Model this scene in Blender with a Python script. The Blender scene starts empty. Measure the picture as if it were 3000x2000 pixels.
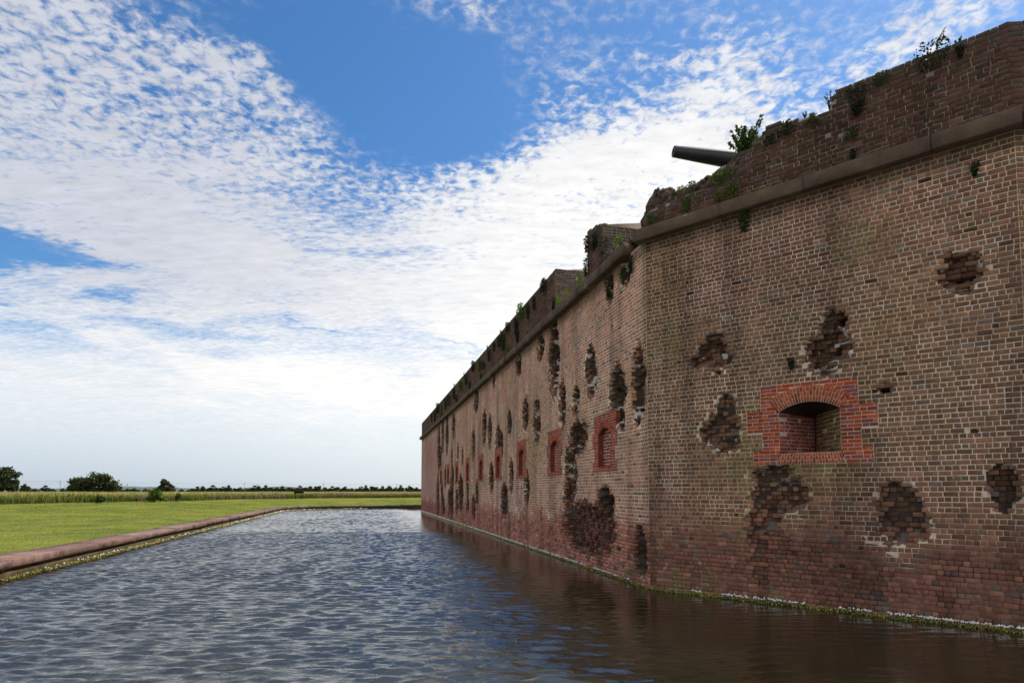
import bpy, math, random
import numpy as np

# ------------------------------------------------------------------ camera
scene = bpy.context.scene
COL = scene.collection
R = math.radians
cam_data = bpy.data.cameras.new("camera")
cam_data.sensor_width = 36.0
cam_data.lens = 1760 / 3000 * 36.0
cam_data.shift_y = 0.1105
cam_data.clip_start = 0.1
cam_data.clip_end = 20000
cam = bpy.data.objects.new("camera", cam_data)
cam.location = (0, 0, 2.0)
cam.rotation_euler = (R(93.5), 0, 0)
COL.objects.link(cam)
scene.camera = cam
scene.render.resolution_x = 1024
scene.render.resolution_y = 682
scene.view_settings.view_transform = 'Standard'
scene.view_settings.look = 'None'
scene.view_settings.exposure = 0.35
scene.view_settings.gamma = 1.0

# ------------------------------------------------------------------ sun and sky
SUN_AZ, SUN_EL = 62.0, 56.0          # clockwise from +Y, degrees
sun_data = bpy.data.lights.new("sun", 'SUN')
sun_data.energy = 4.2
sun_data.angle = R(0.6)
sun_data.color = (1.0, 0.93, 0.83)
sun = bpy.data.objects.new("sun", sun_data)
sun.rotation_euler = (R(90 - SUN_EL), 0, R(180 - SUN_AZ))
COL.objects.link(sun)

world = bpy.data.worlds.new("World")
scene.world = world
world.use_nodes = True
wt = world.node_tree
wt.nodes.clear()


class NB:
    """small helper to write node graphs"""
    def __init__(self, tree):
        self.t = tree

    def n(self, kind, **kw):
        nd = self.t.nodes.new(kind)
        for k, v in kw.items():
            setattr(nd, k, v)
        return nd

    def put(self, sock, v):
        if isinstance(v, bpy.types.NodeSocket):
            self.t.links.new(v, sock)
        elif v is not None:
            if hasattr(sock.default_value, '__len__') and not hasattr(v, '__len__'):
                v = [v] * len(sock.default_value)
            if hasattr(sock.default_value, '__len__') and len(sock.default_value) == 4 and len(v) == 3:
                v = (*v, 1)
            sock.default_value = v

    def math(self, op, a, b=None, c=None, clamp=False):
        nd = self.n('ShaderNodeMath', operation=op, use_clamp=clamp)
        for i, v in enumerate((a, b, c)):
            if v is not None:
                self.put(nd.inputs[i], v)
        return nd.outputs[0]

    def vmath(self, op, a, b=None, scale=None):
        nd = self.n('ShaderNodeVectorMath', operation=op)
        self.put(nd.inputs[0], a)
        if b is not None:
            self.put(nd.inputs[1], b)
        if scale is not None:
            self.put(nd.inputs['Scale'], scale)
        return nd.outputs['Value'] if op in ('LENGTH', 'DOT_PRODUCT') else nd.outputs[0]

    def mix(self, f, a, b, blend='MIX'):
        nd = self.n('ShaderNodeMix', data_type='RGBA', blend_type=blend)
        self.put(nd.inputs[0], f)
        self.put(nd.inputs[6], a)
        self.put(nd.inputs[7], b)
        return nd.outputs[2]

    def rng(self, v, a, b, c=0.0, d=1.0, smooth=True):
        nd = self.n('ShaderNodeMapRange', interpolation_type='SMOOTHSTEP' if smooth else 'LINEAR', clamp=True)
        for i, x in enumerate((v, a, b, c, d)):
            self.put(nd.inputs[i], x)
        return nd.outputs[0]

    def noise(self, vec, scale, detail=4, rough=0.55, dist=0.0, color=False):
        nd = self.n('ShaderNodeTexNoise')
        self.put(nd.inputs['Vector'], vec)
        nd.inputs['Scale'].default_value = scale
        nd.inputs['Detail'].default_value = detail
        nd.inputs['Roughness'].default_value = rough
        nd.inputs['Distortion'].default_value = dist
        return nd.outputs['Color' if color else 'Fac']

    def mapping(self, vec, loc=(0, 0, 0), rot=(0, 0, 0), scale=(1, 1, 1), kind='POINT'):
        nd = self.n('ShaderNodeMapping', vector_type=kind)
        self.put(nd.inputs['Vector'], vec)
        nd.inputs['Location'].default_value = loc
        nd.inputs['Rotation'].default_value = rot
        nd.inputs['Scale'].default_value = scale
        return nd.outputs[0]


def build_sky():
    b = NB(wt)
    out = b.n('ShaderNodeOutputWorld')
    bg = b.n('ShaderNodeBackground')
    wt.links.new(bg.outputs[0], out.inputs[0])
    sky = b.n('ShaderNodeTexSky', sky_type='NISHITA')
    sky.sun_disc = False
    sky.sun_elevation = R(SUN_EL)
    sky.sun_rotation = R(SUN_AZ)
    sky.air_density = 1.0
    sky.dust_density = 0.6
    sky.ozone_density = 2.5
    tc = b.n('ShaderNodeTexCoord')
    d = tc.outputs['Generated']
    sp = b.n('ShaderNodeSeparateXYZ')
    b.put(sp.inputs[0], d)
    X, Y, Z = sp.outputs
    az = b.math('MULTIPLY', b.math('ARCTAN2', X, Y), 57.29578)
    el = b.math('MULTIPLY', b.math('ARCSINE', Z), 57.29578)
    zz = b.math('ADD', b.math('MAXIMUM', Z, 0.0), 0.06)
    pl = b.n('ShaderNodeCombineXYZ')
    b.put(pl.inputs[0], b.math('DIVIDE', X, zz))
    b.put(pl.inputs[1], b.math('DIVIDE', Y, zz))
    P = pl.outputs[0]
    ae = b.n('ShaderNodeCombineXYZ')
    b.put(ae.inputs[0], az)
    b.put(ae.inputs[1], el)
    warp = b.vmath('SUBTRACT', b.noise(P, 2.2, 5, 0.6, color=True), (0.5, 0.5, 0.5))
    A = b.vmath('ADD', ae.outputs[0], b.vmath('SCALE', warp, scale=11.0))

    def blob(az0, el0, ra, re, w, rot=0.0, soft=0.55):
        m = b.mapping(A, (az0, el0, 0), (0, 0, R(rot)), (ra, re, 1), 'TEXTURE')
        m2 = b.vmath('MULTIPLY', m, (1, 1, 0))
        return b.rng(b.vmath('LENGTH', m2), 1.0 + soft, 1.0 - soft, 0.0, w)

    # cloud cover: where the altocumulus sheet stands in this sky
    cov = b.rng(el, 13.5, 9.0, 0.0, 0.95)
    for args in (
        (-37, 26, 14.5, 8, 0.50, -18),        # puffed sheet at the upper left
        (-27, 24.5, 8, 4.5, 0.3, 0),
        (-36, 20, 14, 4.5, 0.52, -8),
        (-16, 15, 26, 6.0, 0.75, -4),         # broad white sheet in the middle
        (-20, 20.5, 11, 4.0, 0.34, -20),
        (-25, 30.5, 6.5, 4.2, 0.62, -10),
        (10, 23.5, 16, 9.5, 1.3, 14),
        (-11, 22.5, 9, 5.0, 0.40, -25),           # bright sheet beside the fort
        (12, 31.5, 9, 3.2, 0.30, 22),
        (-5, 25.5, 12, 3.5, 0.3, 10),
        (20, 31, 7, 5, 0.34, 40),             # frayed edge by the parapet
        (-8, 39.5, 6, 2.6, 0.44, 0),          # faint patch near the zenith
        (-24.5, 34.6, 3.0, 1.0, 0.5, 12),     # small streak over the blue
        (-40, 31, 8, 5, 0.46, -30),
        (38, 35, 9, 2.0, 0.4, 20),
        (33, 30, 4, 3, 0.2, 40),
        (-42, 13.5, 14, 1.6, 0.35, 4),
    ):
        cov = b.math('ADD', cov, blob(*args))
    for args in (
        (-41, 17.6, 9.5, 1.7, 1.25, -9),      # blue gap low at the left
        (-13, 35.5, 11, 3.6, 0.7, -4),          # deep blue above
        (-4, 31.5, 9, 2.6, 0.5, 0),
        (-24, 18.5, 1.5, 0.4, 0.3, 0),
        (-17.5, 14.3, 3.0, 0.35, 0.5, -3),
        (-4, 13.6, 3.4, 0.30, 0.5, -3),
    ):
        cov = b.math('SUBTRACT', cov, blob(*args))
    cov = b.math('ADD', cov, b.rng(el, 52, 66, 0.0, 0.3))  # unseen cloud overhead, added to whiten the light and reflections
    behind = b.rng(Y, 0.25, -0.15, 0.0, 0.9)  # unseen cloud behind the camera, added to brighten the scene
    cov = b.math('ADD', cov, behind)
    # grain of the sheet: puffs high up, ripples lower, wisps at the edges
    rp = b.mapping(P, rot=(0, 0, R(24)), scale=(1.0, 2.4, 1))
    puffs = b.noise(P, 33.0, 6, 0.58, 0.35)
    ripple = b.noise(rp, 22.0, 4, 0.6, 0.6)
    wisps = b.noise(b.mapping(P, rot=(0, 0, R(-8)), scale=(0.6, 1.7, 1)), 3.4, 9, 0.66, 0.5)
    g1 = b.math('MULTIPLY', b.math('SUBTRACT', puffs, 0.5), b.rng(el, 21, 29, 0.2, 2.0))
    g2 = b.math('MULTIPLY', b.math('SUBTRACT', ripple, 0.5), b.rng(el, 30, 20, 0.3, 1.25))
    g3 = b.math('MULTIPLY', b.math('SUBTRACT', wisps, 0.5), 1.05)
    amp = b.rng(el, 7, 22, 0.6, 2.3, smooth=False)
    dens = b.math('ADD', cov, b.math('MULTIPLY', b.math('ADD', g1, b.math('ADD', g2, g3)), b.math('MULTIPLY', amp, b.rng(cov, -0.25, 0.35, 0.22, 1.0))))
    mask = b.rng(dens, -0.28, 1.30, 0.0, 0.97)
    white = b.math('ADD', b.math('ADD', blob(16, 20, 32, 15, 1.0, 8, 0.7), b.rng(el, 18, 11, 0.0, 0.75)), b.rng(Y, 0.25, -0.15, 0.0, 0.7), clamp=True)
    tone = b.math('MULTIPLY', b.rng(b.noise(rp, 9.0, 5, 0.6), 0.3, 0.7, 0.90, 1.06, smooth=False), 1.0)
    ccol = b.mix(white, (0.52, 0.54, 0.60), (0.83, 0.82, 0.80))
    ccol = b.vmath('SCALE', ccol, scale=tone)
    low = b.rng(el, 8.5, -1.5)
    ccol = b.mix(low, ccol, b.mix(b.rng(az, -42, -5), (0.39, 0.46, 0.57), (0.56, 0.61, 0.67)))
    hs = b.n('ShaderNodeHueSaturation')
    hs.inputs['Saturation'].default_value = 1.22
    hs.inputs['Value'].default_value = 1.0
    b.put(hs.inputs['Color'], sky.outputs[0])
    blue = b.vmath('MULTIPLY', b.vmath('SCALE', hs.outputs[0], scale=0.15), (0.60, 0.73, 0.79))
    allc = b.mix(mask, blue, ccol)
    b.put(bg.inputs['Color'], allc)
    bg.inputs['Strength'].default_value = 1.0


build_sky()

# ------------------------------------------------------------------ helpers
rng = np.random.default_rng(7)
random.seed(7)


def link(o):
    COL.objects.link(o)
    return o


def tag(o, label=None, cat=None, group=None, kind=None):
    if label:
        o['label'] = label
    if cat:
        o['category'] = cat
    if group:
        o['group'] = group
    if kind:
        o['kind'] = kind
    return o


def empty(name, loc=(0, 0, 0)):
    o = bpy.data.objects.new(name, None)
    o.location = loc
    o.empty_display_size = 0.3
    return link(o)


def mesh_np(name, verts, faces, mats, fcol=None, midx=None, smooth=False, parent=None):
    """faces: (n,k) int array or list of such arrays; one colour per face optional"""
    verts = np.asarray(verts, dtype=np.float32).reshape(-1, 3)
    if not isinstance(faces, (list, tuple)):
        faces = [faces]
    faces = [np.asarray(f, dtype=np.int32) for f in faces if len(f)]
    me = bpy.data.meshes.new(name)
    me.vertices.add(len(verts))
    me.vertices.foreach_set('co', verts.ravel())
    loops = np.concatenate([f.ravel() for f in faces])
    tot = np.concatenate([np.full(len(f), f.shape[1], dtype=np.int32) for f in faces])
    start = np.concatenate([[0], np.cumsum(tot)[:-1]]).astype(np.int32)
    me.loops.add(len(loops))
    me.loops.foreach_set('vertex_index', loops)
    me.polygons.add(len(tot))
    me.polygons.foreach_set('loop_start', start)
    me.polygons.foreach_set('loop_total', tot)
    if midx is not None:
        me.polygons.foreach_set('material_index', np.asarray(midx, dtype=np.int32))
    if smooth:
        me.polygons.foreach_set('use_smooth', np.ones(len(tot), dtype=bool))
    if not isinstance(mats, (list, tuple)):
        mats = [mats]
    for m in mats:
        me.materials.append(m)
    if fcol is not None:
        at = me.attributes.new('tint', 'FLOAT_COLOR', 'FACE')
        c = np.ones((len(tot), 4), dtype=np.float32)
        c[:, :3] = fcol
        at.data.foreach_set('color', c.ravel())
    me.update(calc_edges=True)
    o = bpy.data.objects.new(name, me)
    if parent is not None:
        o.parent = parent
    return link(o)


class MB:
    """collects simple solids; build() links them as one mesh"""
    def __init__(self):
        self.v = []
        self.f4 = []
        self.f3 = []

    def add(self, v, quads=(), tris=()):
        o = len(self.v)
        self.v += [tuple(p) for p in v]
        self.f4 += [tuple(o + i for i in q) for q in quads]
        self.f3 += [tuple(o + i for i in q) for q in tris]

    def box(self, lo, hi, M=None):
        x0, y0, z0 = lo
        x1, y1, z1 = hi
        v = [(x0, y0, z0), (x1, y0, z0), (x1, y1, z0), (x0, y1, z0), (x0, y0, z1), (x1, y0, z1), (x1, y1, z1), (x0, y1, z1)]
        if M is not None:
            v = [M(p) for p in v]
        self.add(v, [(0, 3, 2, 1), (4, 5, 6, 7), (0, 1, 5, 4), (1, 2, 6, 5), (2, 3, 7, 6), (3, 0, 4, 7)])

    def tube(self, pts, rad, n=8, cap=True):
        pts = [np.array(p, float) for p in pts]
        if not hasattr(rad, '__len__'):
            rad = [rad] * len(pts)
        rings = []
        for i, p in enumerate(pts):
            t = pts[min(i + 1, len(pts) - 1)] - pts[max(i - 1, 0)]
            t /= np.linalg.norm(t) + 1e-9
            a = np.cross(t, (0, 0, 1) if abs(t[2]) < 0.9 else (1, 0, 0))
            a /= np.linalg.norm(a)
            c = np.cross(t, a)
            rings.append([p + rad[i] * (a * math.cos(2 * math.pi * k / n) + c * math.sin(2 * math.pi * k / n)) for k in range(n)])
        v = [q for r in rings for q in r]
        q = [(i * n + k, i * n + (k + 1) % n, (i + 1) * n + (k + 1) % n, (i + 1) * n + k) for i in range(len(pts) - 1) for k in range(n)]
        tr = []
        if cap:
            v += [pts[0], pts[-1]]
            m = len(v)
            tr = [(m - 2, (k + 1) % n, k) for k in range(n)] + [(m - 1, (len(pts) - 1) * n + k, (len(pts) - 1) * n + (k + 1) % n) for k in range(n)]
        self.add(v, q, tr)

    def build(self, name, mat, parent=None, smooth=False):
        fs = []
        if self.f4:
            fs.append(np.array(self.f4))
        if self.f3:
            fs.append(np.array(self.f3))
        return mesh_np(name, np.array(self.v), fs, mat, smooth=smooth, parent=parent)


def hash2(i, j, seed):
    h = (i.astype(np.int64) * 374761393 + j.astype(np.int64) * 668265263 + seed * 1442695041) & 0x7fffffff
    h = ((h ^ (h >> 13)) * 1274126177) & 0x7fffffff
    h = h ^ (h >> 16)
    return (h & 0xffff) / 65535.0


def vnoise(x, y, scale, seed=0, octaves=3):
    x = np.asarray(x, float) * scale
    y = np.asarray(y, float) * scale
    tot = np.zeros(np.broadcast(x, y).shape)
    a, s = 1.0, 0.0
    for o in range(octaves):
        i = np.floor(x)
        j = np.floor(y)
        fx = x - i
        fy = y - j
        fx = fx * fx * (3 - 2 * fx)
        fy = fy * fy * (3 - 2 * fy)
        n00 = hash2(i, j, seed + o)
        n10 = hash2(i + 1, j, seed + o)
        n01 = hash2(i, j + 1, seed + o)
        n11 = hash2(i + 1, j + 1, seed + o)
        tot = tot + a * ((n00 * (1 - fx) + n10 * fx) * (1 - fy) + (n01 * (1 - fx) + n11 * fx) * fy)
        s += a
        a *= 0.5
        x = x * 2.03
        y = y * 2.03
    return tot / s


def sstep(x, a, b):
    t = np.clip((x - a) / (b - a), 0, 1)
    return t * t * (3 - 2 * t)


# ------------------------------------------------------------------ materials
def new_mat(name):
    m = bpy.data.materials.new(name)
    m.use_nodes = True
    m.node_tree.nodes.clear()
    b = NB(m.node_tree)
    out = b.n('ShaderNodeOutputMaterial')
    p = b.n('ShaderNodeBsdfPrincipled')
    m.node_tree.links.new(p.outputs[0], out.inputs[0])
    return m, b, p


def coords(b):
    return b.n('ShaderNodeTexCoord').outputs['Object']


def bump(b, p, h, strength=0.4, dist=0.02):
    n = b.n('ShaderNodeBump')
    n.inputs['Strength'].default_value = strength
    n.inputs['Distance'].default_value = dist
    b.put(n.inputs['Height'], h)
    b.put(p.inputs['Normal'], n.outputs[0])


def tinted(name, rough=0.9, var=(0.7, 1.3), scale=9.0, fine=55.0, bs=0.5, bd=0.012, spec=0.2):
    """own colour per brick or leaf (tint attribute) broken up by grain"""
    m, b, p = new_mat(name)
    at = b.n('ShaderNodeAttribute', attribute_name='tint')
    c = coords(b)
    n1 = b.noise(c, scale, 4, 0.6)
    n2 = b.noise(c, fine, 3, 0.7)
    f = b.math('MULTIPLY', b.rng(n1, 0.25, 0.75, var[0], var[1], smooth=False), b.rng(n2, 0.25, 0.75, 0.8, 1.2, smooth=False))
    b.put(p.inputs['Base Color'], b.vmath('SCALE', at.outputs['Color'], scale=f))
    p.inputs['Roughness'].default_value = rough
    p.inputs['Specular IOR Level'].default_value = spec
    if bs:
        bump(b, p, b.math('ADD', n2, b.math('MULTIPLY', n1, 0.6)), bs, bd)
    return m


def mottled(name, stops, scale=4.0, detail=6, rough=0.9, fine=40.0, bs=0.4, bd=0.02, spec=0.2, metal=0.0, stretch=(1, 1, 1)):
    m, b, p = new_mat(name)
    c = coords(b)
    n1 = b.noise(b.mapping(c, scale=stretch), scale, detail, 0.62)
    n2 = b.noise(c, fine, 3, 0.7)
    cr = b.n('ShaderNodeValToRGB')
    b.put(cr.inputs[0], n1)
    e = cr.color_ramp.elements
    while len(e) < len(stops):
        e.new(0.5)
    for i, (pos, col) in enumerate(stops):
        e[i].position = pos
        e[i].color = (*col, 1)
    b.put(p.inputs['Base Color'], b.vmath('SCALE', cr.outputs[0], scale=b.rng(n2, 0.25, 0.75, 0.75, 1.25, smooth=False)))
    p.inputs['Roughness'].default_value = rough
    p.inputs['Specular IOR Level'].default_value = spec
    p.inputs['Metallic'].default_value = metal
    if bs:
        bump(b, p, b.math('ADD', n2, n1), bs, bd)
    return m


def leafmat(name, trans=0.35, rough=0.6):
    m, b, p = new_mat(name)
    at = b.n('ShaderNodeAttribute', attribute_name='tint')
    b.put(p.inputs['Base Color'], at.outputs['Color'])
    p.inputs['Roughness'].default_value = rough
    p.inputs['Specular IOR Level'].default_value = 0.25
    out = [n for n in m.node_tree.nodes if n.type == 'OUTPUT_MATERIAL'][0]
    tr = b.n('ShaderNodeBsdfTranslucent')
    b.put(tr.inputs['Color'], b.vmath('MULTIPLY', at.outputs['Color'], (1.1, 1.25, 0.5)))
    mx = b.n('ShaderNodeMixShader')
    mx.inputs[0].default_value = trans
    m.node_tree.links.new(p.outputs[0], mx.inputs[1])
    m.node_tree.links.new(tr.outputs[0], mx.inputs[2])
    m.node_tree.links.new(mx.outputs[0], out.inputs[0])
    return m


M_BRICK = tinted('brick')
M_MORTAR = tinted('mortar', var=(0.8, 1.15), scale=14, fine=90, bs=0.4)
M_RED = tinted('red_brick', var=(0.8, 1.2))
M_CORNICE = mottled('brownstone', [(0.28, (0.06, 0.039, 0.028)), (0.45, (0.11, 0.071, 0.051)), (0.56, (0.14, 0.094, 0.066)), (0.62, (0.14, 0.11, 0.05)), (0.70, (0.30, 0.27, 0.23))], scale=1.6, detail=8, fine=60, bs=0.5)
M_RUBBLE = mottled('rubble', [(0.34, (0.025, 0.019, 0.015)), (0.46, (0.095, 0.072, 0.055)), (0.58, (0.17, 0.10, 0.072)), (0.68, (0.38, 0.33, 0.27))], scale=8, detail=8, fine=30, bs=1.0, bd=0.06)
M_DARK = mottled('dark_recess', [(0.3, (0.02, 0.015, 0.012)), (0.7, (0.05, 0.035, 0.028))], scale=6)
M_SOD = mottled('rampart_sod', [(0.3, (0.05, 0.07, 0.02)), (0.7, (0.11, 0.13, 0.04))], scale=2)
M_IRON = mottled('gun_iron', [(0.3, (0.012, 0.012, 0.016)), (0.7, (0.022, 0.022, 0.028))], scale=5, rough=0.42, fine=120, bs=0.12, bd=0.004, spec=0.5)
M_COPING = tinted('coping_stone', var=(0.5, 1.4), scale=2.6, fine=28, bs=0.9, bd=0.03)
M_LEDGE = mottled('wet_brickwork', [(0.3, (0.035, 0.026, 0.012)), (0.55, (0.085, 0.062, 0.03)), (0.75, (0.17, 0.13, 0.06))], scale=3, detail=6, fine=30)
M_LEAF = leafmat('leaf')
M_TREE = leafmat('oak_leaf', trans=0.18, rough=0.7)
M_BLADE = leafmat('blade', trans=0.4, rough=0.65)
M_WEED = tinted('waterline_growth', var=(0.8, 1.2), scale=20, bs=0.0)
M_BARK = mottled('bark', [(0.3, (0.035, 0.028, 0.022)), (0.7, (0.09, 0.075, 0.06))], scale=4, stretch=(3, 3, 0.6))
M_WOOD = mottled('sign_post', [(0.3, (0.03, 0.024, 0.02)), (0.7, (0.06, 0.05, 0.042))], scale=6)
M_PANEL = mottled('sign_panel', [(0.3, (0.22, 0.23, 0.22)), (0.7, (0.34, 0.34, 0.32))], scale=5, rough=0.4)
M_POLE = mottled('weathered_pole', [(0.3, (0.14, 0.12, 0.10)), (0.7, (0.24, 0.22, 0.19))], scale=4)
M_WIRE = mottled('wire', [(0.3, (0.05, 0.05, 0.05)), (0.7, (0.08, 0.08, 0.08))])

# ------------------------------------------------------------------ layout
C1 = np.array([2.8305, 12.476, 0.0])            # wall corner
DL = np.array([-0.2403, 0.9707, 0.0])           # long wall, running away
DN = np.array([0.75335, -0.65761, 0.0])         # corner face, running to the right
C2S = 6.03
C2 = C1 + DN * C2S
a3 = math.atan2(DN[1], DN[0]) + R(35.0)
D3 = np.array([math.cos(a3), math.sin(a3), 0.0])
LLEN = 50.2
C4 = C1 + DL * LLEN
a4 = math.atan2(DL[1], DL[0]) - R(72.0)
D4 = np.array([math.cos(a4), math.sin(a4), 0.0])
CB, CT = 7.28, 7.54                             # cornice bottom and top


class Face:
    def __init__(self, P, d, n):
        self.P, self.d, self.n = P, d, n

    def pt(self, s, dep, z):
        s = np.asarray(s, float)
        dep = np.asarray(dep, float)
        z = np.asarray(z, float)
        out = self.P + s[..., None] * self.d - dep[..., None] * self.n
        out[..., 2] += z
        return out


def outn(d, ref):
    n = np.array([-d[1], d[0], 0.0])
    return n if n @ np.asarray(ref, float) > 0 else -n


FL = Face(C1, DL, outn(DL, (-1, -0.2, 0)))
FN = Face(C1, DN, outn(DN, (-0.6, -0.7, 0)))
F3 = Face(C2, D3, outn(D3, (0, -1, 0)))
F4 = Face(C4, D4, outn(D4, (-1, 1, 0)))

# shot holes: s, z, half width, half height, depth
LC = [(6.33, 6.19, 0.45, 0.99, 0.35), (7.8, 6.85, 0.36, 0.37, 0.2), (10.74, 6.86, 0.37, 0.39, 0.2), (15.3, 7.04, 0.22, 0.29, 0.15), (19.7, 6.74, 0.6, 0.49, 0.2), (17.53, 5.18, 0.5, 0.71, 0.25), (16.21, 4.86, 0.42, 0.68, 0.2), (12.25, 4.79, 0.33, 0.46, 0.25), (9.75, 4.84, 0.36, 0.53, 0.25), (8.24, 4.37, 0.37, 0.63, 0.25), (5.57, 4.6, 0.35, 0.59, 0.28), (4.38, 4.53, 0.31, 0.34, 0.3), (3.22, 5.14, 0.41, 0.56, 0.22), (1.54, 4.29, 0.43, 0.56, 0.3), (1.32, 3.64, 0.19, 0.22, 0.15), (0.42, 4.3, 0.33, 0.7, 0.3), (0.43, 3.74, 0.22, 0.16, 0.15), (1.85, 6.92, 0.18, 0.27, 0.2), (0.99, 7.0, 0.27, 0.28, 0.2), (20.55, 4.51, 0.5, 0.71, 0.2), (13.81, 4.0, 0.4, 0.53, 0.25), (4.26, 3.46, 0.79, 0.4, 0.28), (4.85, 2.57, 0.5, 0.74, 0.22), (5.04, 1.83, 0.45, 0.49, 0.2), (3.66, 0.99, 1.9, 0.61, 0.19), (2.31, 1.7, 0.53, 0.35, 0.4), (9.62, 2.12, 0.33, 0.57, 0.25), (13.16, 1.59, 0.55, 0.63, 0.25), (11.95, 2.66, 0.32, 0.57, 0.2), (15.8, 2.63, 0.45, 0.57, 0.25), (24.23, 4.09, 0.36, 0.53, 0.2), (27.98, 6.27, 0.6, 0.73, 0.25), (33.64, 6.29, 0.7, 1.19, 0.25), (31.15, 5.96, 0.7, 1.23, 0.25), (35.91, 5.34, 0.8, 1.57, 0.3), (28.67, 4.06, 0.4, 0.62, 0.2), (36.3, 1.54, 0.9, 1.47, 0.3), (32.95, 0.89, 0.8, 0.6, 0.2), (28.75, 1.7, 0.8, 1.41, 0.25), (24.83, 1.88, 0.8, 1.03, 0.3), (22.36, 2.1, 0.4, 0.45, 0.25), (22.21, 1.23, 0.42, 0.38, 0.2), (20.47, 1.12, 0.5, 0.62, 0.2), (19.48, 1.84, 0.39, 0.6, 0.25), (31.9, 3.07, 0.5, 0.73, 0.25), (28.16, 2.99, 0.5, 0.54, 0.2), (0.50, 1.04, 0.23, 0.2, 0.3), (0.42, 0.66, 0.32, 0.36, 0.22), (10.5, 3.21, 0.41, 0.54, 0.18)]
NC = [(1.41, 4.66, 0.4, 0.33, 0.22), (1.6, 3.15, 0.37, 0.41, 0.2), (1.64, 3.55, 0.2, 0.26, 0.12), (3.44, 4.42, 0.34, 0.37, 0.2), (3.55, 4.9, 0.21, 0.18, 0.15), (3.69, 4.92, 0.07, 0.11, 0.4), (3.62, 4.39, 0.09, 0.08, 0.35), (5.31, 5.31, 0.27, 0.32, 0.18), (5.31, 5.24, 0.19, 0.07, 0.4), (4.28, 3.7, 0.08, 0.09, 0.35), (2.48, 2.30, 0.40, 0.22, 0.22), (2.74, 1.95, 0.36, 0.36, 0.18), (2.36, 1.72, 0.30, 0.44, 0.15), (2.22, 1.35, 0.26, 0.42, 0.10), (2.42, 0.99, 0.40, 0.46, 0.06), (4.42, 1.62, 0.35, 0.47, 0.13), (4.38, 1.99, 0.19, 0.16, 0.12), (5.70, 2.0, 0.17, 0.39, 0.15), (5.4, 2.9, 0.05, 0.03, 0.1), (2.24, 0.51, 0.18, 0.25, 0.05)]


ROUGH = {101: 0.5}


def damage(s, z, craters, seed):
    """depth of the wall surface behind its true face, and how broken it is (0..1)"""
    D = np.zeros(np.shape(s))
    kk = ROUGH.get(seed, 1.0)
    w = vnoise(s, z, 4.0, seed, 3) - 0.5
    w2 = vnoise(s, z, 11.0, seed + 31, 2) - 0.5
    for (cs, cz, rs, rz, dep) in craters:
        r = np.sqrt(((s - cs) / rs) ** 2 + ((z - cz) / rz) ** 2) + 0.75 * kk * w + 0.55 * kk * w2
        D = np.maximum(D, dep * sstep(r, 1.12, 0.62))
    return D, np.clip(D / 0.10, 0, 1)


# port surrounds on the long wall: centre, with stepped red brick quoins
PORTS = [2.34 + 4.0 * k for k in range(9)]


def port_rows(c):
    return [(2.48, 2.72, c - 0.78, c + 0.78), (2.72, 3.04, c - 0.66, c + 0.66), (3.04, 3.44, c - 0.80, c + 0.78), (3.44, 3.92, c - 0.72, c + 0.66)]


EMB_ROWS = [(2.48, 2.72, 2.155, 4.085), (2.72, 3.04, 2.32, 3.92), (3.04, 3.44, 2.05, 4.165), (3.44, 3.92, 2.305, 3.89)]
EMB_S0, EMB_S1, EMB_Z0, EMB_SP, EMB_CR = 2.62, 3.61, 2.68, 3.42, 3.57


def arch_top(s, s0, s1, sp, cr):
    """underside of a segmental arch"""
    c = 0.5 * (s0 + s1)
    h = 0.5 * (s1 - s0)
    rise = cr - sp
    Rr = (h * h + rise * rise) / (2 * rise)
    return sp + np.sqrt(np.maximum(Rr * Rr - (np.asarray(s) - c) ** 2, 0)) - (Rr - rise)


def runs(z, s0, s1, voids):
    """pieces of [s0,s1] left at height z between the voids (zlo,zhi,a,b)"""
    cuts = sorted((a, b) for (lo, hi, a, b) in voids if lo <= z < hi)
    out, x = [], s0
    for a, b in cuts:
        if a > x:
            out.append((x, min(a, s1)))
        x = max(x, b)
    if x < s1:
        out.append((x, s1))
    return [(a, b) for a, b in out if b - a > 0.01]


def lay(s0, s1, z0, z1, course, stretch, voids=(), bond='english', joint=0.0115):
    """list of bricks (s0,s1,z0,z1) in bond"""
    res = []
    i0 = int(math.floor(z0 / course + 1e-6))
    i1 = int(math.ceil(z1 / course - 1e-6))
    for i in range(i0, i1):
        za, zb = i * course, (i + 1) * course
        zc = (i + 0.5) * course
        for a, b in runs(zc, s0, s1, voids):
            n = int((b - a) / (stretch * 0.42)) + 8
            if bond == 'english':
                w = np.full(n, stretch if i % 2 == 0 else stretch / 2)
                swap = rng.random(n) < 0.025
                w[swap] = stretch / 2 if i % 2 == 0 else stretch
            else:
                w = np.where((np.arange(n) + i) % 2 == 0, stretch, stretch / 2)
            w = w * (1 + rng.normal(0, 0.045, n))
            off = (0.25 if i % 2 else 0.0) * stretch + rng.uniform(0, 0.3) * stretch
            e = a + np.concatenate([[0], np.cumsum(w) - off])
            e = e[(e >= a) & (e < b - 0.03)]
            if e[0] > a:
                e = np.concatenate([[a], e])
            e = np.concatenate([e, [b]])
            k = np.ones(len(e), bool)
            k[1:-1] = np.diff(e)[:-1] > 0.03
            e = e[k]
            q = np.empty((len(e) - 1, 4))
            q[:, 0] = e[:-1]
            q[:, 1] = e[1:]
            q[:, 2] = za
            q[:, 3] = zb
            res.append(q)
    return np.concatenate(res)


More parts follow.
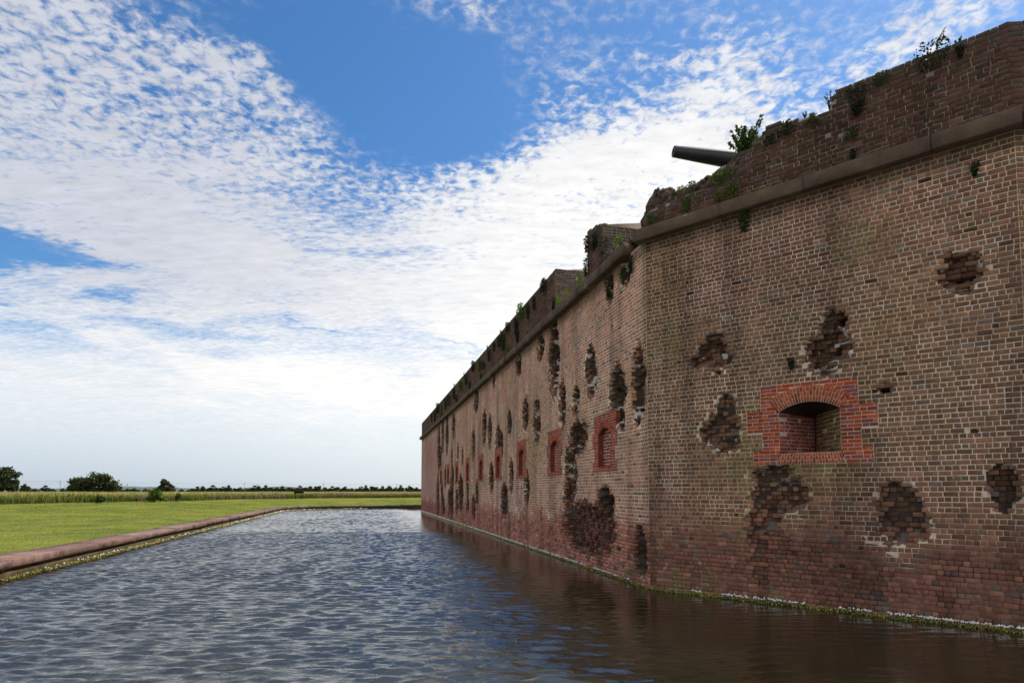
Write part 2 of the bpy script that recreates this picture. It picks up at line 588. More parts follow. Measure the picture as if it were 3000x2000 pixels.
def brick_geo(face, q, dep, back, joint=0.0115, bevel=0.005, jit=0.0017, rich=True):
    """boxes with a worn front edge; returns verts, quads, faces per brick"""
    n = len(q)
    j = joint / 2
    jx = lambda: rng.normal(0, jit, n)
    s = [q[:, 0] + j + jx(), q[:, 1] - j + jx(), q[:, 1] - j + jx(), q[:, 0] + j + jx()]
    z = [q[:, 2] + j + jx(), q[:, 2] + j + jx(), q[:, 3] - j + jx(), q[:, 3] - j + jx()]
    sg = [1, -1, -1, 1]
    zg = [1, 1, -1, -1]
    vs = []
    tilt_s = rng.normal(0, jit * 0.3, n)
    for k in range(4):
        vs.append(face.pt(s[k] + sg[k] * bevel, dep + sg[k] * tilt_s, z[k] + zg[k] * bevel))
    if rich:
        for k in range(4):
            vs.append(face.pt(s[k], dep + bevel * 0.8 + sg[k] * tilt_s, z[k]))
    for k in range(4):
        vs.append(face.pt(s[k], dep + back, z[k]))
    m = len(vs)
    V = np.stack(vs, 1).reshape(-1, 3)
    f = [(0, 1, 2, 3)]
    for lvl in range(0, m // 4 - 1):
        for k in range(4):
            a, b = lvl * 4 + k, lvl * 4 + (k + 1) % 4
            f.append((a, a + 4, b + 4, b))
    f = np.array(f)
    Fq = (np.arange(n)[:, None, None] * m + f[None]).reshape(-1, 4)
    if np.cross(face.d, (0, 0, 1)) @ face.n < 0:
        Fq = Fq[:, ::-1]
    return V, Fq, len(f)


def wall_colour(s, z, seed, broken, zone):
    """colour of each brick: fired shade, weather bands, lichen, painted-in light and shadow"""
    n = len(s)
    t = sstep(z + 0.9 * (vnoise(s, z, 0.8, seed + 3) - 0.5), 0.9, 2.3)
    u = sstep(z + 1.6 * (vnoise(s, z, 0.5, seed + 4) - 0.5), 4.6, 6.2)
    lowc = np.array([0.240, 0.118, 0.078])
    midc = np.array([0.225, 0.133, 0.076])
    topc = np.array([0.230, 0.120, 0.076])
    c = lowc * (1 - t)[:, None] + midc * t[:, None]
    c = c * (1 - u)[:, None] + topc * u[:, None]
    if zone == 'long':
        c = c * np.array([1.85, 1.56, 1.54])  # long wall: stronger sky light put into the brick colour
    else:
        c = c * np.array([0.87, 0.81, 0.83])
    c = c * rng.lognormal(0, 0.17, n)[:, None]
    r = rng.random(n)
    pur = r < 0.05
    c[pur] = np.array([0.150, 0.100, 0.082]) * rng.uniform(0.75, 1.2, (pur.sum(), 1))
    org = (r > 0.93) & (z < 2.6)
    c[org] = np.array([0.29, 0.135, 0.085]) * rng.uniform(0.8, 1.1, (org.sum(), 1))
    gry = (r > 0.07) & (r < 0.10)
    c[gry] = np.array([0.19, 0.143, 0.102]) * rng.uniform(0.7, 1.2, (gry.sum(), 1))
    c = c * (0.82 + 0.36 * vnoise(s, z * 0.6, 0.9, seed + 8, 3))[:, None]
    lich = sstep(vnoise(s, z * 0.5, 1.6, seed + 9, 4), 0.60, 0.78) * 0.65
    c = c * (1 - lich[:, None]) + np.array([0.175, 0.145, 0.055]) * lich[:, None]
    c = c * (1.08 - 0.42 * sstep(vnoise(s * 2.2, z * 0.22, 1.0, seed + 14, 3), 0.45, 0.8))[:, None]
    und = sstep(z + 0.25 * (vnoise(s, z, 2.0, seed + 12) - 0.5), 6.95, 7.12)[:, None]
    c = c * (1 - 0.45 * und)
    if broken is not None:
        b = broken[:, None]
        dark = np.where(rng.random(n) < 0.55, 0.5, 1.05)[:, None] * (1 - 0.35 * sstep(s, 6.5, 14))[:, None]  # shot holes: algae and shadow both put into the brick colour
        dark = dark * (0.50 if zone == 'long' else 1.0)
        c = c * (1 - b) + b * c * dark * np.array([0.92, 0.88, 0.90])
    return np.clip(c, 0.01, 0.9)


def mortar_colour(s, z, seed, broken, zone):
    n = len(s)
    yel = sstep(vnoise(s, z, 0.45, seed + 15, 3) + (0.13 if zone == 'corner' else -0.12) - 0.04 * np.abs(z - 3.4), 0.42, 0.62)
    white = np.array([0.74, 0.58, 0.44]) * (1.12 if zone == 'long' else 0.86)  # long-wall mortar lightened too for its stronger sky light
    yellow = np.array([0.58, 0.47, 0.26])
    c = white * (1 - yel)[:, None] + yellow * yel[:, None]
    low = sstep(z + 1.0 * (vnoise(s, z, 1.2, seed + 16) - 0.5) + 0.5 * (vnoise(s * 0.3, z, 4, seed + 19) - 0.5), 1.35, 0.85)
    keep = sstep(vnoise(s * 0.4, z, 5.0, seed + 17, 2), 0.60, 0.72) * 0.8
    low = low * (1 - keep)
    c = c * (1 - low)[:, None] + np.array([0.10, 0.07, 0.055]) * low[:, None]
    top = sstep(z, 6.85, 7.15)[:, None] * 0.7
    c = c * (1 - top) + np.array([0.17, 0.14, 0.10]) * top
    c = c * (0.75 + 0.5 * vnoise(s, z, 3.0, seed + 18, 3))[:, None]
    c = c * (1.05 - 0.38 * sstep(vnoise(s * 2.2, z * 0.22, 1.0, seed + 14, 3), 0.45, 0.8))[:, None]
    smear = (sstep(vnoise(s, z, 0.8, seed + 22, 4), 0.46, 0.66) * (0.35 if zone == 'long' else 0.65))[:, None]
    c = c * (1 - smear) + np.array([0.30, 0.20, 0.135]) * smear
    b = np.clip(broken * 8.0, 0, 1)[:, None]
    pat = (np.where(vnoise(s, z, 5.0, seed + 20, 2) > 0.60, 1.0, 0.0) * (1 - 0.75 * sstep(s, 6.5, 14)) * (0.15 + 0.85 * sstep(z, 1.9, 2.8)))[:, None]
    bc = np.array([0.075, 0.055, 0.045]) * (1 - pat) + np.array([0.58, 0.52, 0.47]) * pat  # shadow put into the mortar colour in shot holes, between pale mortar patches
    return np.clip(c * (1 - b) + bc * b, 0.01, 0.9)


def mortar_sheet(face, s0, s1, z0, z1, res, craters, seed, recess, skip, zone):
    ns = max(2, int(round((s1 - s0) / res)))
    nz = max(2, int(round((z1 - z0) / res)))
    S, Z = np.meshgrid(np.linspace(s0, s1, ns + 1), np.linspace(z0, z1, nz + 1))
    D, B = damage(S, Z, craters, seed)
    rec = recess(S, Z) + np.clip(B * 4, 0, 1) * 0.014 + B * (0.01 + 0.07 * vnoise(S, Z, 7.0, seed + 40, 2))
    V = face.pt(S, D + rec, Z).reshape(-1, 3)
    idx = np.arange((ns + 1) * (nz + 1)).reshape(nz + 1, ns + 1)
    F = np.stack([idx[:-1, :-1], idx[:-1, 1:], idx[1:, 1:], idx[1:, :-1]], -1).reshape(-1, 4)
    sc = 0.25 * (S[:-1, :-1] + S[:-1, 1:] + S[1:, 1:] + S[1:, :-1]).ravel()
    zc = 0.25 * (Z[:-1, :-1] + Z[:-1, 1:] + Z[1:, 1:] + Z[1:, :-1]).ravel()
    keep = ~skip(sc, zc)
    F, sc, zc = F[keep], sc[keep], zc[keep]
    _, bc = damage(sc, zc, craters, seed)
    if np.cross(face.d, (0, 0, 1)) @ face.n < 0:
        F = F[:, ::-1]
    return V, F, mortar_colour(sc, zc, seed, bc, zone)


def join_geo(parts):
    """parts: (V, F, per-face colour, material index)"""
    o, Vs, Fs, Cs, Ms = 0, [], [], [], []
    for V, F, c, m in parts:
        Vs.append(V)
        Fs.append(F + o)
        Cs.append(c)
        Ms.append(np.full(len(F), m))
        o += len(V)
    return np.concatenate(Vs), np.concatenate(Fs), np.concatenate(Cs), np.concatenate(Ms)


def build_wall(name, face, s1, zone, craters, seed, voids, skip, parent, res, ztop=CB, rich_to=1e9):
    low = lambda S, Z: (0.0022 if zone == 'long' else 0.0026) + 0.022 * sstep(Z + 1.0 * (vnoise(S, Z, 1.2, seed + 16) - 0.5), 1.5, 0.8)
    q = lay(0.0, s1, -0.24, ztop, 0.08, 0.185, voids)
    sc, zc = 0.5 * (q[:, 0] + q[:, 1]), 0.5 * (q[:, 2] + q[:, 3])
    D, B = damage(sc, zc, craters, seed)
    n = len(q)
    dep = D + np.clip(rng.normal(0, 0.0012, n), -0.004, 0.0012) + B * (rng.uniform(-0.02, 0.06, n) if zone == 'long' else rng.uniform(-0.02, 0.055, n))
    dep += np.where((rng.random(n) < 0.22) & (B > 0.5), rng.uniform(0.05, 0.14, n), 0.0)
    lowm = sstep(zc, 1.6, 0.7)
    dep += lowm * np.clip(np.abs(rng.normal(0, 0.007, n)), 0, 0.016)
    painted_gap = (rng.random(n) < 0.003 + 0.010 * lowm) & (B < 0.1)
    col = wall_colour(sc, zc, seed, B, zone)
    col[painted_gap] *= 0.35  # bricks stay in place, darkened to look like shaded empty holes
    if zone == 'long':
        # the far end was rebuilt in newer, redder brick
        rep = (sc > 37.0) & (zc < 6.6)
        col[rep] = np.array([0.36, 0.13, 0.105]) * rng.lognormal(0, 0.13, (rep.sum(), 1))
    wz = 0.030 * (vnoise(sc, zc * 0.6, 0.45, seed + 60, 2) - 0.5) * sstep(ztop - zc, 0.0, 0.5)
    q[:, 2] += wz
    q[:, 3] += wz
    parts = []
    for sel, rich in ((sc <= rich_to, True), (sc > rich_to, False)):
        if sel.any():
            V, F, k = brick_geo(face, q[sel], dep[sel], 0.10 if zone == 'long' else 0.13 + 0.25 * B[sel], rich=rich, joint=0.013 if zone == 'long' else 0.0080)
            parts.append((V, F, np.repeat(col[sel], k, 0), 0))
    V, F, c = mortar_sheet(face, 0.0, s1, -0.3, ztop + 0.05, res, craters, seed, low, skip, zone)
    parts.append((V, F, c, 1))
    V, F, C, Mi = join_geo(parts)
    return mesh_np(name, V, F, [M_BRICK, M_MORTAR], C, Mi, parent=parent)


def red_colour(n):
    c = np.array([0.33, 0.072, 0.030]) * rng.lognormal(0, 0.22, (n, 1))
    d = rng.random(n) < 0.25
    c[d] = np.array([0.20, 0.07, 0.06]) * rng.lognormal(0, 0.15, (d.sum(), 1))
    return np.clip(c, 0.01, 0.8)


def red_patch(name, face, rows, opening, parent, course=0.0667, deep=0.0, bond='flemish', joint=0.007, shade=1.0, bed=(0.62, 0.46, 0.36)):
    """red brick quoins around an opening; opening = function(z) -> (a,b) or None"""
    qs = []
    zlo, zhi = min(r[0] for r in rows), max(r[1] for r in rows)
    n = int(round((zhi - zlo) / course))
    ch = (zhi - zlo) / n
    for i in range(n):
        za = zlo + i * ch
        zc = za + ch / 2
        row = [r for r in rows if r[0] <= zc < r[1]]
        if not row:
            continue
        a, b = row[0][2], row[0][3]
        v = []
        op = opening(zc)
        if op:
            v = [(-1e9, 1e9, op[0], op[1])]
        for x0, x1 in runs(zc, a, b, v):
            m = int((x1 - x0) / 0.08) + 6
            w = np.where((np.arange(m) + i) % 2 == 0, 0.2, 0.1) * (1 + rng.normal(0, 0.05, m))
            e = x0 + np.concatenate([[0], np.cumsum(w)])
            e = np.concatenate([e[e < x1 - 0.03], [x1]])
            qq = np.empty((len(e) - 1, 4))
            qq[:, 0], qq[:, 1], qq[:, 2], qq[:, 3] = e[:-1], e[1:], za, za + ch
            qs.append(qq)
    q = np.concatenate(qs)
    V, F, k = brick_geo(face, q, deep - 0.0005 + rng.normal(0, 0.0006, len(q)), 0.12, joint=joint, bevel=0.0022, jit=0.0012)
    C = np.repeat(red_colour(len(q)) * shade, k, 0)
    # mortar bed behind
    bedv, bedf = [], []
    for (lo, hi, a, b) in rows:
        for i in range(8):
            z0, z1 = lo + (hi - lo) * i / 8, lo + (hi - lo) * (i + 1) / 8
            op = opening(0.5 * (z0 + z1))
            for x0, x1 in ([(a, b)] if not op else [(a, op[0]), (op[1], b)]):
                if x1 - x0 < 0.01:
                    continue
                o = len(bedv)
                bedv += [face.pt(np.array(x), np.array(deep + 0.0015), np.array(z)) for x, z in ((x0, z0), (x1, z0), (x1, z1), (x0, z1))]
                bedf.append((o, o + 1, o + 2, o + 3))
    bedv, bedf = np.array(bedv), np.array(bedf)
    bc = np.tile(np.array(bed), (len(bedf), 1))
    V, F, C, Mi = join_geo([(V, F, C, 0), (bedv, bedf, bc, 1)])
    return mesh_np(name, V, F, [M_RED, M_MORTAR], C, Mi, parent=parent)


def voussoirs(name, face, s0, s1, sp, cr, thick, n, parent, rows=2, proud=0.006, depth=0.16, flat=None):
    """arch ring of tapered bricks; flat=(z0,z1,splay) lays a soldier course instead"""
    c = 0.5 * (s0 + s1)
    V, F, C = [], [], []
    h = 0.5 * (s1 - s0)
    rise = cr - sp
    Rr = (h * h + rise * rise) / (2 * rise) if flat is None else 1.0
    zc = cr - Rr
    half = math.asin(min(1, h / Rr)) if flat is None else 0
    for i in range(n):
        cuts = [0.0, 1.0] if rows == 1 else ([0, 0.36, 1.0] if i % 2 else [0, 0.66, 1.0])
        for j in range(len(cuts) - 1):
            g = 0.006
            if flat is None:
                r0, r1 = Rr + thick * cuts[j] + g, Rr + thick * cuts[j + 1] - g
                t0 = -half * 1.04 + 2.08 * half * i / n
                t1 = -half * 1.04 + 2.08 * half * (i + 1) / n
                P = []
                for r, t, sg in ((r0, t0, 1), (r0, t1, -1), (r1, t1, -1), (r1, t0, 1)):
                    tt = t + sg * 0.006 / r
                    P.append((c + r * math.sin(tt), zc + r * math.cos(tt)))
            else:
                z0, z1, splay = flat
                za, zb = z0 + (z1 - z0) * cuts[j] + g, z0 + (z1 - z0) * cuts[j + 1] - g
                P = []
                for z, k, sg in ((za, i, 1), (za, i + 1, -1), (zb, i + 1, -1), (zb, i, 1)):
                    u = (z - z0) / (z1 - z0)
                    x = -1 + 2 * k / n
                    P.append((c + x * (h + splay * (1 - u)) + sg * 0.006, z))
            o = len(V)
            dj = rng.normal(0, 0.002)
            for dep in (-proud + dj, depth):
                for (x, z) in P:
                    V.append(face.pt(np.array(x), np.array(dep), np.array(z)))
            ff = [(0, 1, 2, 3), (0, 4, 5, 1), (1, 5, 6, 2), (2, 6, 7, 3), (3, 7, 4, 0)]
            F += [tuple(o + a for a in q) for q in ff]
            col = np.array([0.37, 0.085, 0.034]) * rng.lognormal(0, 0.2)
            C += [col] * 5
    # mortar between the voussoirs
    nb = 24
    o = len(V)
    nC = len(C)
    for i in range(nb + 1):
        if flat is None:
            t = -half * 1.04 + 2.08 * half * i / nb
            for r in (Rr, Rr + thick):
                V.append(face.pt(np.array(c + r * math.sin(t)), np.array(0.0), np.array(zc + r * math.cos(t))))
        else:
            z0, z1, splay = flat
            x = -1 + 2 * i / nb
            V.append(face.pt(np.array(c + x * (h + splay)), np.array(0.0), np.array(z0)))
            V.append(face.pt(np.array(c + x * h), np.array(0.0), np.array(z1)))
    for i in range(nb):
        F.append((o + 2 * i, o + 2 * i + 2, o + 2 * i + 3, o + 2 * i + 1))
        C.append(np.array([0.58, 0.44, 0.35]))
    mi = np.array([0] * nC + [1] * nb)
    return mesh_np(name, np.array(V), np.array(F), [M_RED, M_MORTAR], np.array(C), mi, parent=parent)


def cheek(name, A, B, zlo, zhi, mat_cols, parent, course=0.0667, stretch=0.2, ref=None, deep=0.0):
    """brick plane between ground points A and B (a reveal or a parapet end)"""
    A, B = np.array(A, float), np.array(B, float)
    d = B - A
    L = np.linalg.norm(d)
    d /= L
    n = np.array([-d[1], d[0], 0.0])
    if n @ (np.asarray(ref) - A) < 0:
        n = -n
    fc = Face(A, d, n)
    q = lay(0, L, zlo, zhi, course, stretch, bond='flemish')
    V, F, k = brick_geo(fc, q, deep + rng.normal(0, 0.003, len(q)), 0.08, joint=0.011, bevel=0.004, jit=0.002)
    colr, mort = mat_cols
    C = np.repeat(np.clip(np.array(colr) * rng.lognormal(0, 0.2, (len(q), 1)), 0.01, 0.8), k, 0)
    bv = fc.pt(np.array([0, L, L, 0.0]), np.full(4, deep + 0.006), np.array([zlo, zlo, zhi, zhi]))
    V, F, C, Mi = join_geo([(V, F, C, 0), (bv, np.array([[0, 1, 2, 3]]), np.array([mort]), 1)])
    return mesh_np(name, V, F, [M_BRICK, M_MORTAR], C, Mi, parent=parent)


# ------------------------------------------------------------------ the fort
fort = empty('brick_fort', tuple(C1))
tag(fort, 'old brick fort with shell-pocked walls rising straight out of the moat', 'fort')
FP = fort          # children are built in world space, so the Empty is moved back to the origin of its parts
fort.location = (0, 0, 0)

# --- long wall with blocked gun ports
lv, openings = [], []
for c in PORTS:
    for r in port_rows(c):
        lv.append(r)


def skipL(s, z):
    k = np.zeros(s.shape, bool)
    for c in PORTS:
        k |= (np.abs(s - c) < 0.45) & (z > 2.56) & (z < 3.62)
    return k


LC += [(34.6, 4.2, 0.5, 1.0, 0.3), (30.0, 1.2, 0.55, 0.8, 0.25), (26.4, 1.35, 0.5, 0.7, 0.25), (33.9, 1.9, 0.6, 0.9, 0.3), (26.0, 4.5, 0.35, 0.5, 0.2), (14.4, 4.15, 0.4, 0.7, 0.22)]
LC = [(a, b_, c_ * (1.2 if a > 6 else 1.05), d_ * 1.2, e_) for a, b_, c_, d_, e_ in LC]
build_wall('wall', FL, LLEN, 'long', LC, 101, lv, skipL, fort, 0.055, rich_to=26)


def port(c, hit):
    s0, s1, z0, sp, cr = c - 0.39, c + 0.39, 2.60, 3.40, 3.57

    def op(z):
        if z < z0 or z > cr + 0.22:
            return None
        if z < sp:
            return (s0, s1)
        t = np.linspace(s0 - 0.02, s1 + 0.02, 81)
        top = arch_top(t, s0, s1, sp, cr) + 0.2
        ok = t[top > z]
        if len(ok) == 0:
            return None
        return (max(ok[0], s0 - 0.03), min(ok[-1], s1 + 0.03))
    g = red_patch('blocked_port', FL, port_rows(c), op, fort)
    voussoirs('arch', FL, s0, s1, sp, cr, 0.22, 15, g)
    # reveal: jambs, sill and soffit
    m = MB()
    dp = 0.15
    for sa, flip in ((s0, 1), (s1, -1)):
        m.add([FL.pt(np.array(sa), np.array(0.0), np.array(z0)), FL.pt(np.array(sa), np.array(dp), np.array(z0)), FL.pt(np.array(sa), np.array(dp), np.array(sp)), FL.pt(np.array(sa), np.array(0.0), np.array(sp))], [(0, 1, 2, 3)])
    m.add([FL.pt(np.array(s), np.array(d_), np.array(z0)) for s, d_ in ((s0, 0), (s1, 0), (s1, dp), (s0, dp))], [(0, 1, 2, 3)])
    t = np.linspace(s0, s1, 13)
    a = arch_top(t, s0, s1, sp, cr)
    for i in range(12):
        m.add([FL.pt(np.array(x), np.array(d_), np.array(z)) for x, d_, z in ((t[i], 0, a[i]), (t[i + 1], 0, a[i + 1]), (t[i + 1], dp, a[i + 1]), (t[i], dp, a[i]))], [(0, 1, 2, 3)])
    r = m.build('reveal', M_REVEAL, g)
    # brick filling
    fill = red_patch('filling', FL, [(z0, cr, s0, s1)], lambda z: None, g, deep=dp - 0.01, course=0.08, joint=0.012, shade=0.8, bed=(0.74, 0.62, 0.52))
    return g


M_REVEAL = mottled('reveal_brick', [(0.3, (0.15, 0.04, 0.028)), (0.7, (0.28, 0.075, 0.05))], scale=9, fine=30)
for i, c in enumerate(PORTS):
    port(c, i in (2, 3))

# --- corner face with the open embrasure


def skipN(s, z):
    return (s > EMB_S0 - 0.05) & (s < EMB_S1 + 0.05) & (z > EMB_Z0 - 0.1) & (z < EMB_CR + 0.05)


NC = [(a, b_, c_, d_, e_ if e_ >= 0.35 else e_ * 0.72) for a, b_, c_, d_, e_ in NC]
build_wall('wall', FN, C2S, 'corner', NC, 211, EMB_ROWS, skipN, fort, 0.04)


def emb_open(z):
    if z > EMB_CR + 0.30:
        return None
    if z < 2.68:
        w = 0.055 * (2.68 - z) / 0.19
        return (EMB_S0 - 0.02 - w, EMB_S1 + 0.02 + w)
    if z < EMB_SP:
        return (EMB_S0, EMB_S1)
    t = np.linspace(EMB_S0 - 0.11, EMB_S1 + 0.07, 121)
    top = arch_top(t, EMB_S0 - 0.12, EMB_S1 + 0.08, EMB_SP + 0.26, EMB_CR + 0.29)
    ok = t[(top > z)]
    if len(ok) == 0:
        return None
    e = sstep(z, EMB_SP, EMB_SP + 0.28) * 0.11
    return (max(ok[0], EMB_S0 - e), min(ok[-1], EMB_S1 + e))


emb = red_patch('embrasure', FN, EMB_ROWS, emb_open, fort)
voussoirs('arch', FN, EMB_S0, EMB_S1, EMB_SP, EMB_CR, 0.29, 25, emb)
voussoirs('sill', FN, EMB_S0, EMB_S1, 0, 0, 0, 22, emb, flat=(2.485, 2.675, 0.055))
apex_s, apex_d = 2.97, 0.95
pA = FN.pt(np.array(EMB_S0), np.array(0.02), np.array(0.0))
pB = FN.pt(np.array(EMB_S1), np.array(0.02), np.array(0.0))
pX = FN.pt(np.array(apex_s), np.array(apex_d), np.array(0.0))
pX2 = FN.pt(np.array(apex_s + 0.004), np.array(apex_d), np.array(0.0))
mid = 0.5 * (pA + pB)
cheek('cheek', pA, pX, 2.66, 3.75, ((0.27, 0.07, 0.045), (0.55, 0.45, 0.39)), emb, ref=mid)
cheek('cheek', pB, pX2, 2.66, 3.75, ((0.15, 0.088, 0.042), (0.44, 0.35, 0.19)), emb, course=0.0727, ref=mid)
m = MB()
m.add([FN.pt(np.array(s), np.array(d_), np.array(2.672)) for s, d_ in ((EMB_S0, 0.0), (EMB_S1, 0.0), (apex_s + 0.1, apex_d), (apex_s, apex_d))], [(0, 1, 2, 3)])
m.build('floor', M_REVEAL, emb)
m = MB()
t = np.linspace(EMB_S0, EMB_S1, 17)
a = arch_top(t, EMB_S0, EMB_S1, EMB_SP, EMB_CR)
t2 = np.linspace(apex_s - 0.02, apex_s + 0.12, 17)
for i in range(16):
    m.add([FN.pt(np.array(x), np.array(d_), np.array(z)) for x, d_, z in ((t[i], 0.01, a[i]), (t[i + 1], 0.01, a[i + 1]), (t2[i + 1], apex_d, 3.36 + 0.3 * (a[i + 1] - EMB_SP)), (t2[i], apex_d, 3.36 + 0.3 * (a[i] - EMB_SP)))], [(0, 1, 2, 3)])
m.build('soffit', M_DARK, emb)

# --- the next face and the far return
build_wall('wall', F3, 9.0, 'corner', [(3.5, 4.0, 0.5, 0.5, 0.2)], 305, [], lambda s, z: np.zeros(s.shape, bool), fort, 0.08, rich_to=2.0)
build_wall('wall', F4, 14.0, 'long', [], 401, [], lambda s, z: np.zeros(s.shape, bool), fort, 0.2, rich_to=-1)


# --- cornice: squared stones on a string course
def cornice(face, s0, s1, seed):
    m = MB()
    r = random.Random(seed)
    x = s0
    while x < s1 - 0.05:
        w = min(r.uniform(1.3, 1.9), s1 - x)
        if s1 - (x + w) < 0.4:
            w = s1 - x
        o = r.uniform(-0.014, 0.014)
        prof = [(0.10, CB + 0.02), (-0.19 + o, CB), (-0.205 + o, CB + 0.012), (-0.205 + o, CT - 0.03), (-0.19 + o, CT - 0.008), (-0.02, CT + 0.02), (0.10, CT + 0.02)]
        n = len(prof)
        cols = max(2, int(w / 0.25))
        V = []
        for k in range(cols + 1):
            ss = x + 0.006 + (w - 0.012) * k / cols
            for d_, z in prof:
                j = 0.0 if d_ > 0 else r.uniform(-0.006, 0.006)
                V.append(face.pt(np.array(ss), np.array(d_ + j), np.array(z + j * 0.7)))
        Q = [(k * n + i, k * n + i + 1, (k + 1) * n + i + 1, (k + 1) * n + i) for k in range(cols) for i in range(n - 1)]
        ca = [tuple(range(n))]
        o_ = len(m.v)
        m.add(V, Q)
        for base, rev in ((0, True), (cols * n, False)):
            for i in range(1, n - 1):
                tri = (base, base + i, base + i + 1)
                m.f3.append(tuple(o_ + a for a in (tri[::-1] if rev else tri)))
        x += w
    return m.build('cornice', M_CORNICE, fort)


cornice(FL, 0.70, LLEN + 0.25, 1)
cornice(FN, -0.20, C2S + 0.10, 2)
cornice(F3, 0.105, 9.0, 3)
cornice(F4, 0.25, 14.0, 4)


# --- parapets
def parapet(face, s0, s1, top, seed, thick=1.5, rise=0.25, zone='long', ends=(None, None), rich=True, slope_back=True):
    """top: list of (s, z) giving the broken upper edge"""
    ts, tz = zip(*top)
    T = lambda s: np.interp(s, ts, tz)
    q = lay(s0, s1, CT - 0.02, max(tz), 0.08, 0.185, bond='flemish')
    q = q[q[:, 3] > CT + 0.015]
    q[:, 2] = np.maximum(q[:, 2], CT + 0.01)
    sc, zc = 0.5 * (q[:, 0] + q[:, 1]), 0.5 * (q[:, 2] + q[:, 3])
    keep = zc < T(sc) + 0.01 + (np.where(sc < 3.6, rng.normal(0, 0.045, len(sc)), 0.0) if zone == 'corner' else 0.0)
    q, sc, zc = q[keep], sc[keep], zc[keep]
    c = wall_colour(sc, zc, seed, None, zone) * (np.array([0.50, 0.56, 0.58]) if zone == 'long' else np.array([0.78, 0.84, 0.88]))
    crust = sstep(zc, T(sc) - 0.22, T(sc) - 0.06)[:, None]
    c = c * (1 - 0.55 * crust) + np.array([0.085, 0.07, 0.06]) * 0.55 * crust
    spk = rng.random(len(sc)) < 0.004
    c[spk] = (0.22, 0.19, 0.17)
    V, F, k = brick_geo(face, q, np.clip(rng.normal(0, 0.003, len(q)), -0.01, 0.003), 0.12, rich=rich, jit=0.003, joint=0.008)
    parts = [(V, F, np.repeat(c, k, 0), 0)]
    # solid core: mortar face, sloping top, ends, back
    n = max(2, int((s1 - s0) / 0.12))
    S = np.linspace(s0, s1, n + 1)
    Z = T(S) - 0.012
    rough = (vnoise(S, S * 0, 3.0, seed, 3) - 0.5) * 0.03
    rows = [(0.009, None), (0.009, 'top'), (0.4, 'top1'), (thick, 'top2'), (thick, None)]
    G = []
    for d_, kind in rows:
        z = np.full(n + 1, CT - 0.05)
        if kind == 'top':
            z = Z + rough
        elif kind == 'top1':
            z = Z + rough + 0.3 * rise
        elif kind == 'top2':
            z = Z + rough + rise
        G.append(face.pt(S, np.full(n + 1, d_), z))
    V = np.concatenate(G)
    idx = np.arange(5 * (n + 1)).reshape(5, n + 1)
    F = np.concatenate([np.stack([idx[r, :-1], idx[r, 1:], idx[r + 1, 1:], idx[r + 1, :-1]], -1) for r in range(4)])
    F = np.concatenate([F, [[idx[0, 0], idx[1, 0], idx[3, 0], idx[4, 0]], [idx[0, n], idx[4, n], idx[3, n], idx[1, n]]]])
    sm = 0.5 * (S[:-1] + S[1:])
    fcol = np.concatenate([np.tile([0.33, 0.245, 0.175], (n, 1)) * (0.6 + 0.8 * vnoise(sm, sm * 0, 1.0, seed + 2))[:, None], np.tile([0.16, 0.13, 0.10], (3 * n, 1)), np.tile([0.22, 0.17, 0.13], (2, 1))])
    parts.append((V, F, fcol, 1))
    V, F, C, Mi = join_geo(parts)
    p = mesh_np('parapet', V, F, [M_BRICK, M_MORTAR], C, Mi, parent=fort)
    for e, s in zip(ends, (s0, s1)):
        if e:
            A = face.pt(np.array(s), np.array(0.0), np.array(0.0))
            B = face.pt(np.array(s), np.array(thick * 0.75), np.array(0.0))
            ref = A + face.d * (-1 if e == 'low' else 1)
            cheek('end_face', A, B, CT + 0.02, T(np.array(s)) - 0.02, ((0.125, 0.088, 0.066), (0.40, 0.34, 0.29)), p, course=0.076, stretch=0.24, ref=ref, deep=-0.02)
    return p


parapet(FN, 2.02, C2S, [(2.0, 8.30), (2.12, 8.42), (2.30, 8.52), (2.42, 8.70), (2.6, 8.72), (3.3, 8.68), (3.42, 8.62), (3.70, 8.66), (3.72, 8.95), (5.9, 8.95)], 511, zone='corner', rise=0.05)
parapet(F3, 0.0, 9.0, [(0, 8.95), (9, 8.95)], 512, zone='corner', rise=0.05)
parapet(FN, -0.02, 2.02, [(-0.1, 7.9), (0.25, 7.96), (1.0, 8.02), (2.02, 8.0)], 513, zone='corner', thick=0.32, rise=0.02)
parapet(FL, 2.28, 3.38, [(2.2, 8.62), (2.4, 8.74), (3.0, 8.90), (3.4, 8.93)], 514, ends=('low', None), rise=0.22)
parapet(FL, 6.15, LLEN, [(6, 8.92), (30, 8.93), (LLEN, 8.95)], 515, ends=('low', None), rise=0.2, rich=False)
parapet(F4, 0.0, 14.0, [(0, 8.95), (14, 8.95)], 516, rich=False)
# low courses in the gaps of the long parapet
parapet(FL, 0.72, 2.28, [(0.7, 7.62), (1.2, 7.75), (2.28, 7.85)], 517, thick=0.5, rise=0.03)
parapet(FL, 3.38, 6.15, [(3.3, 7.72), (4.5, 7.64), (6.15, 7.74)], 518, thick=0.5, rise=0.03)


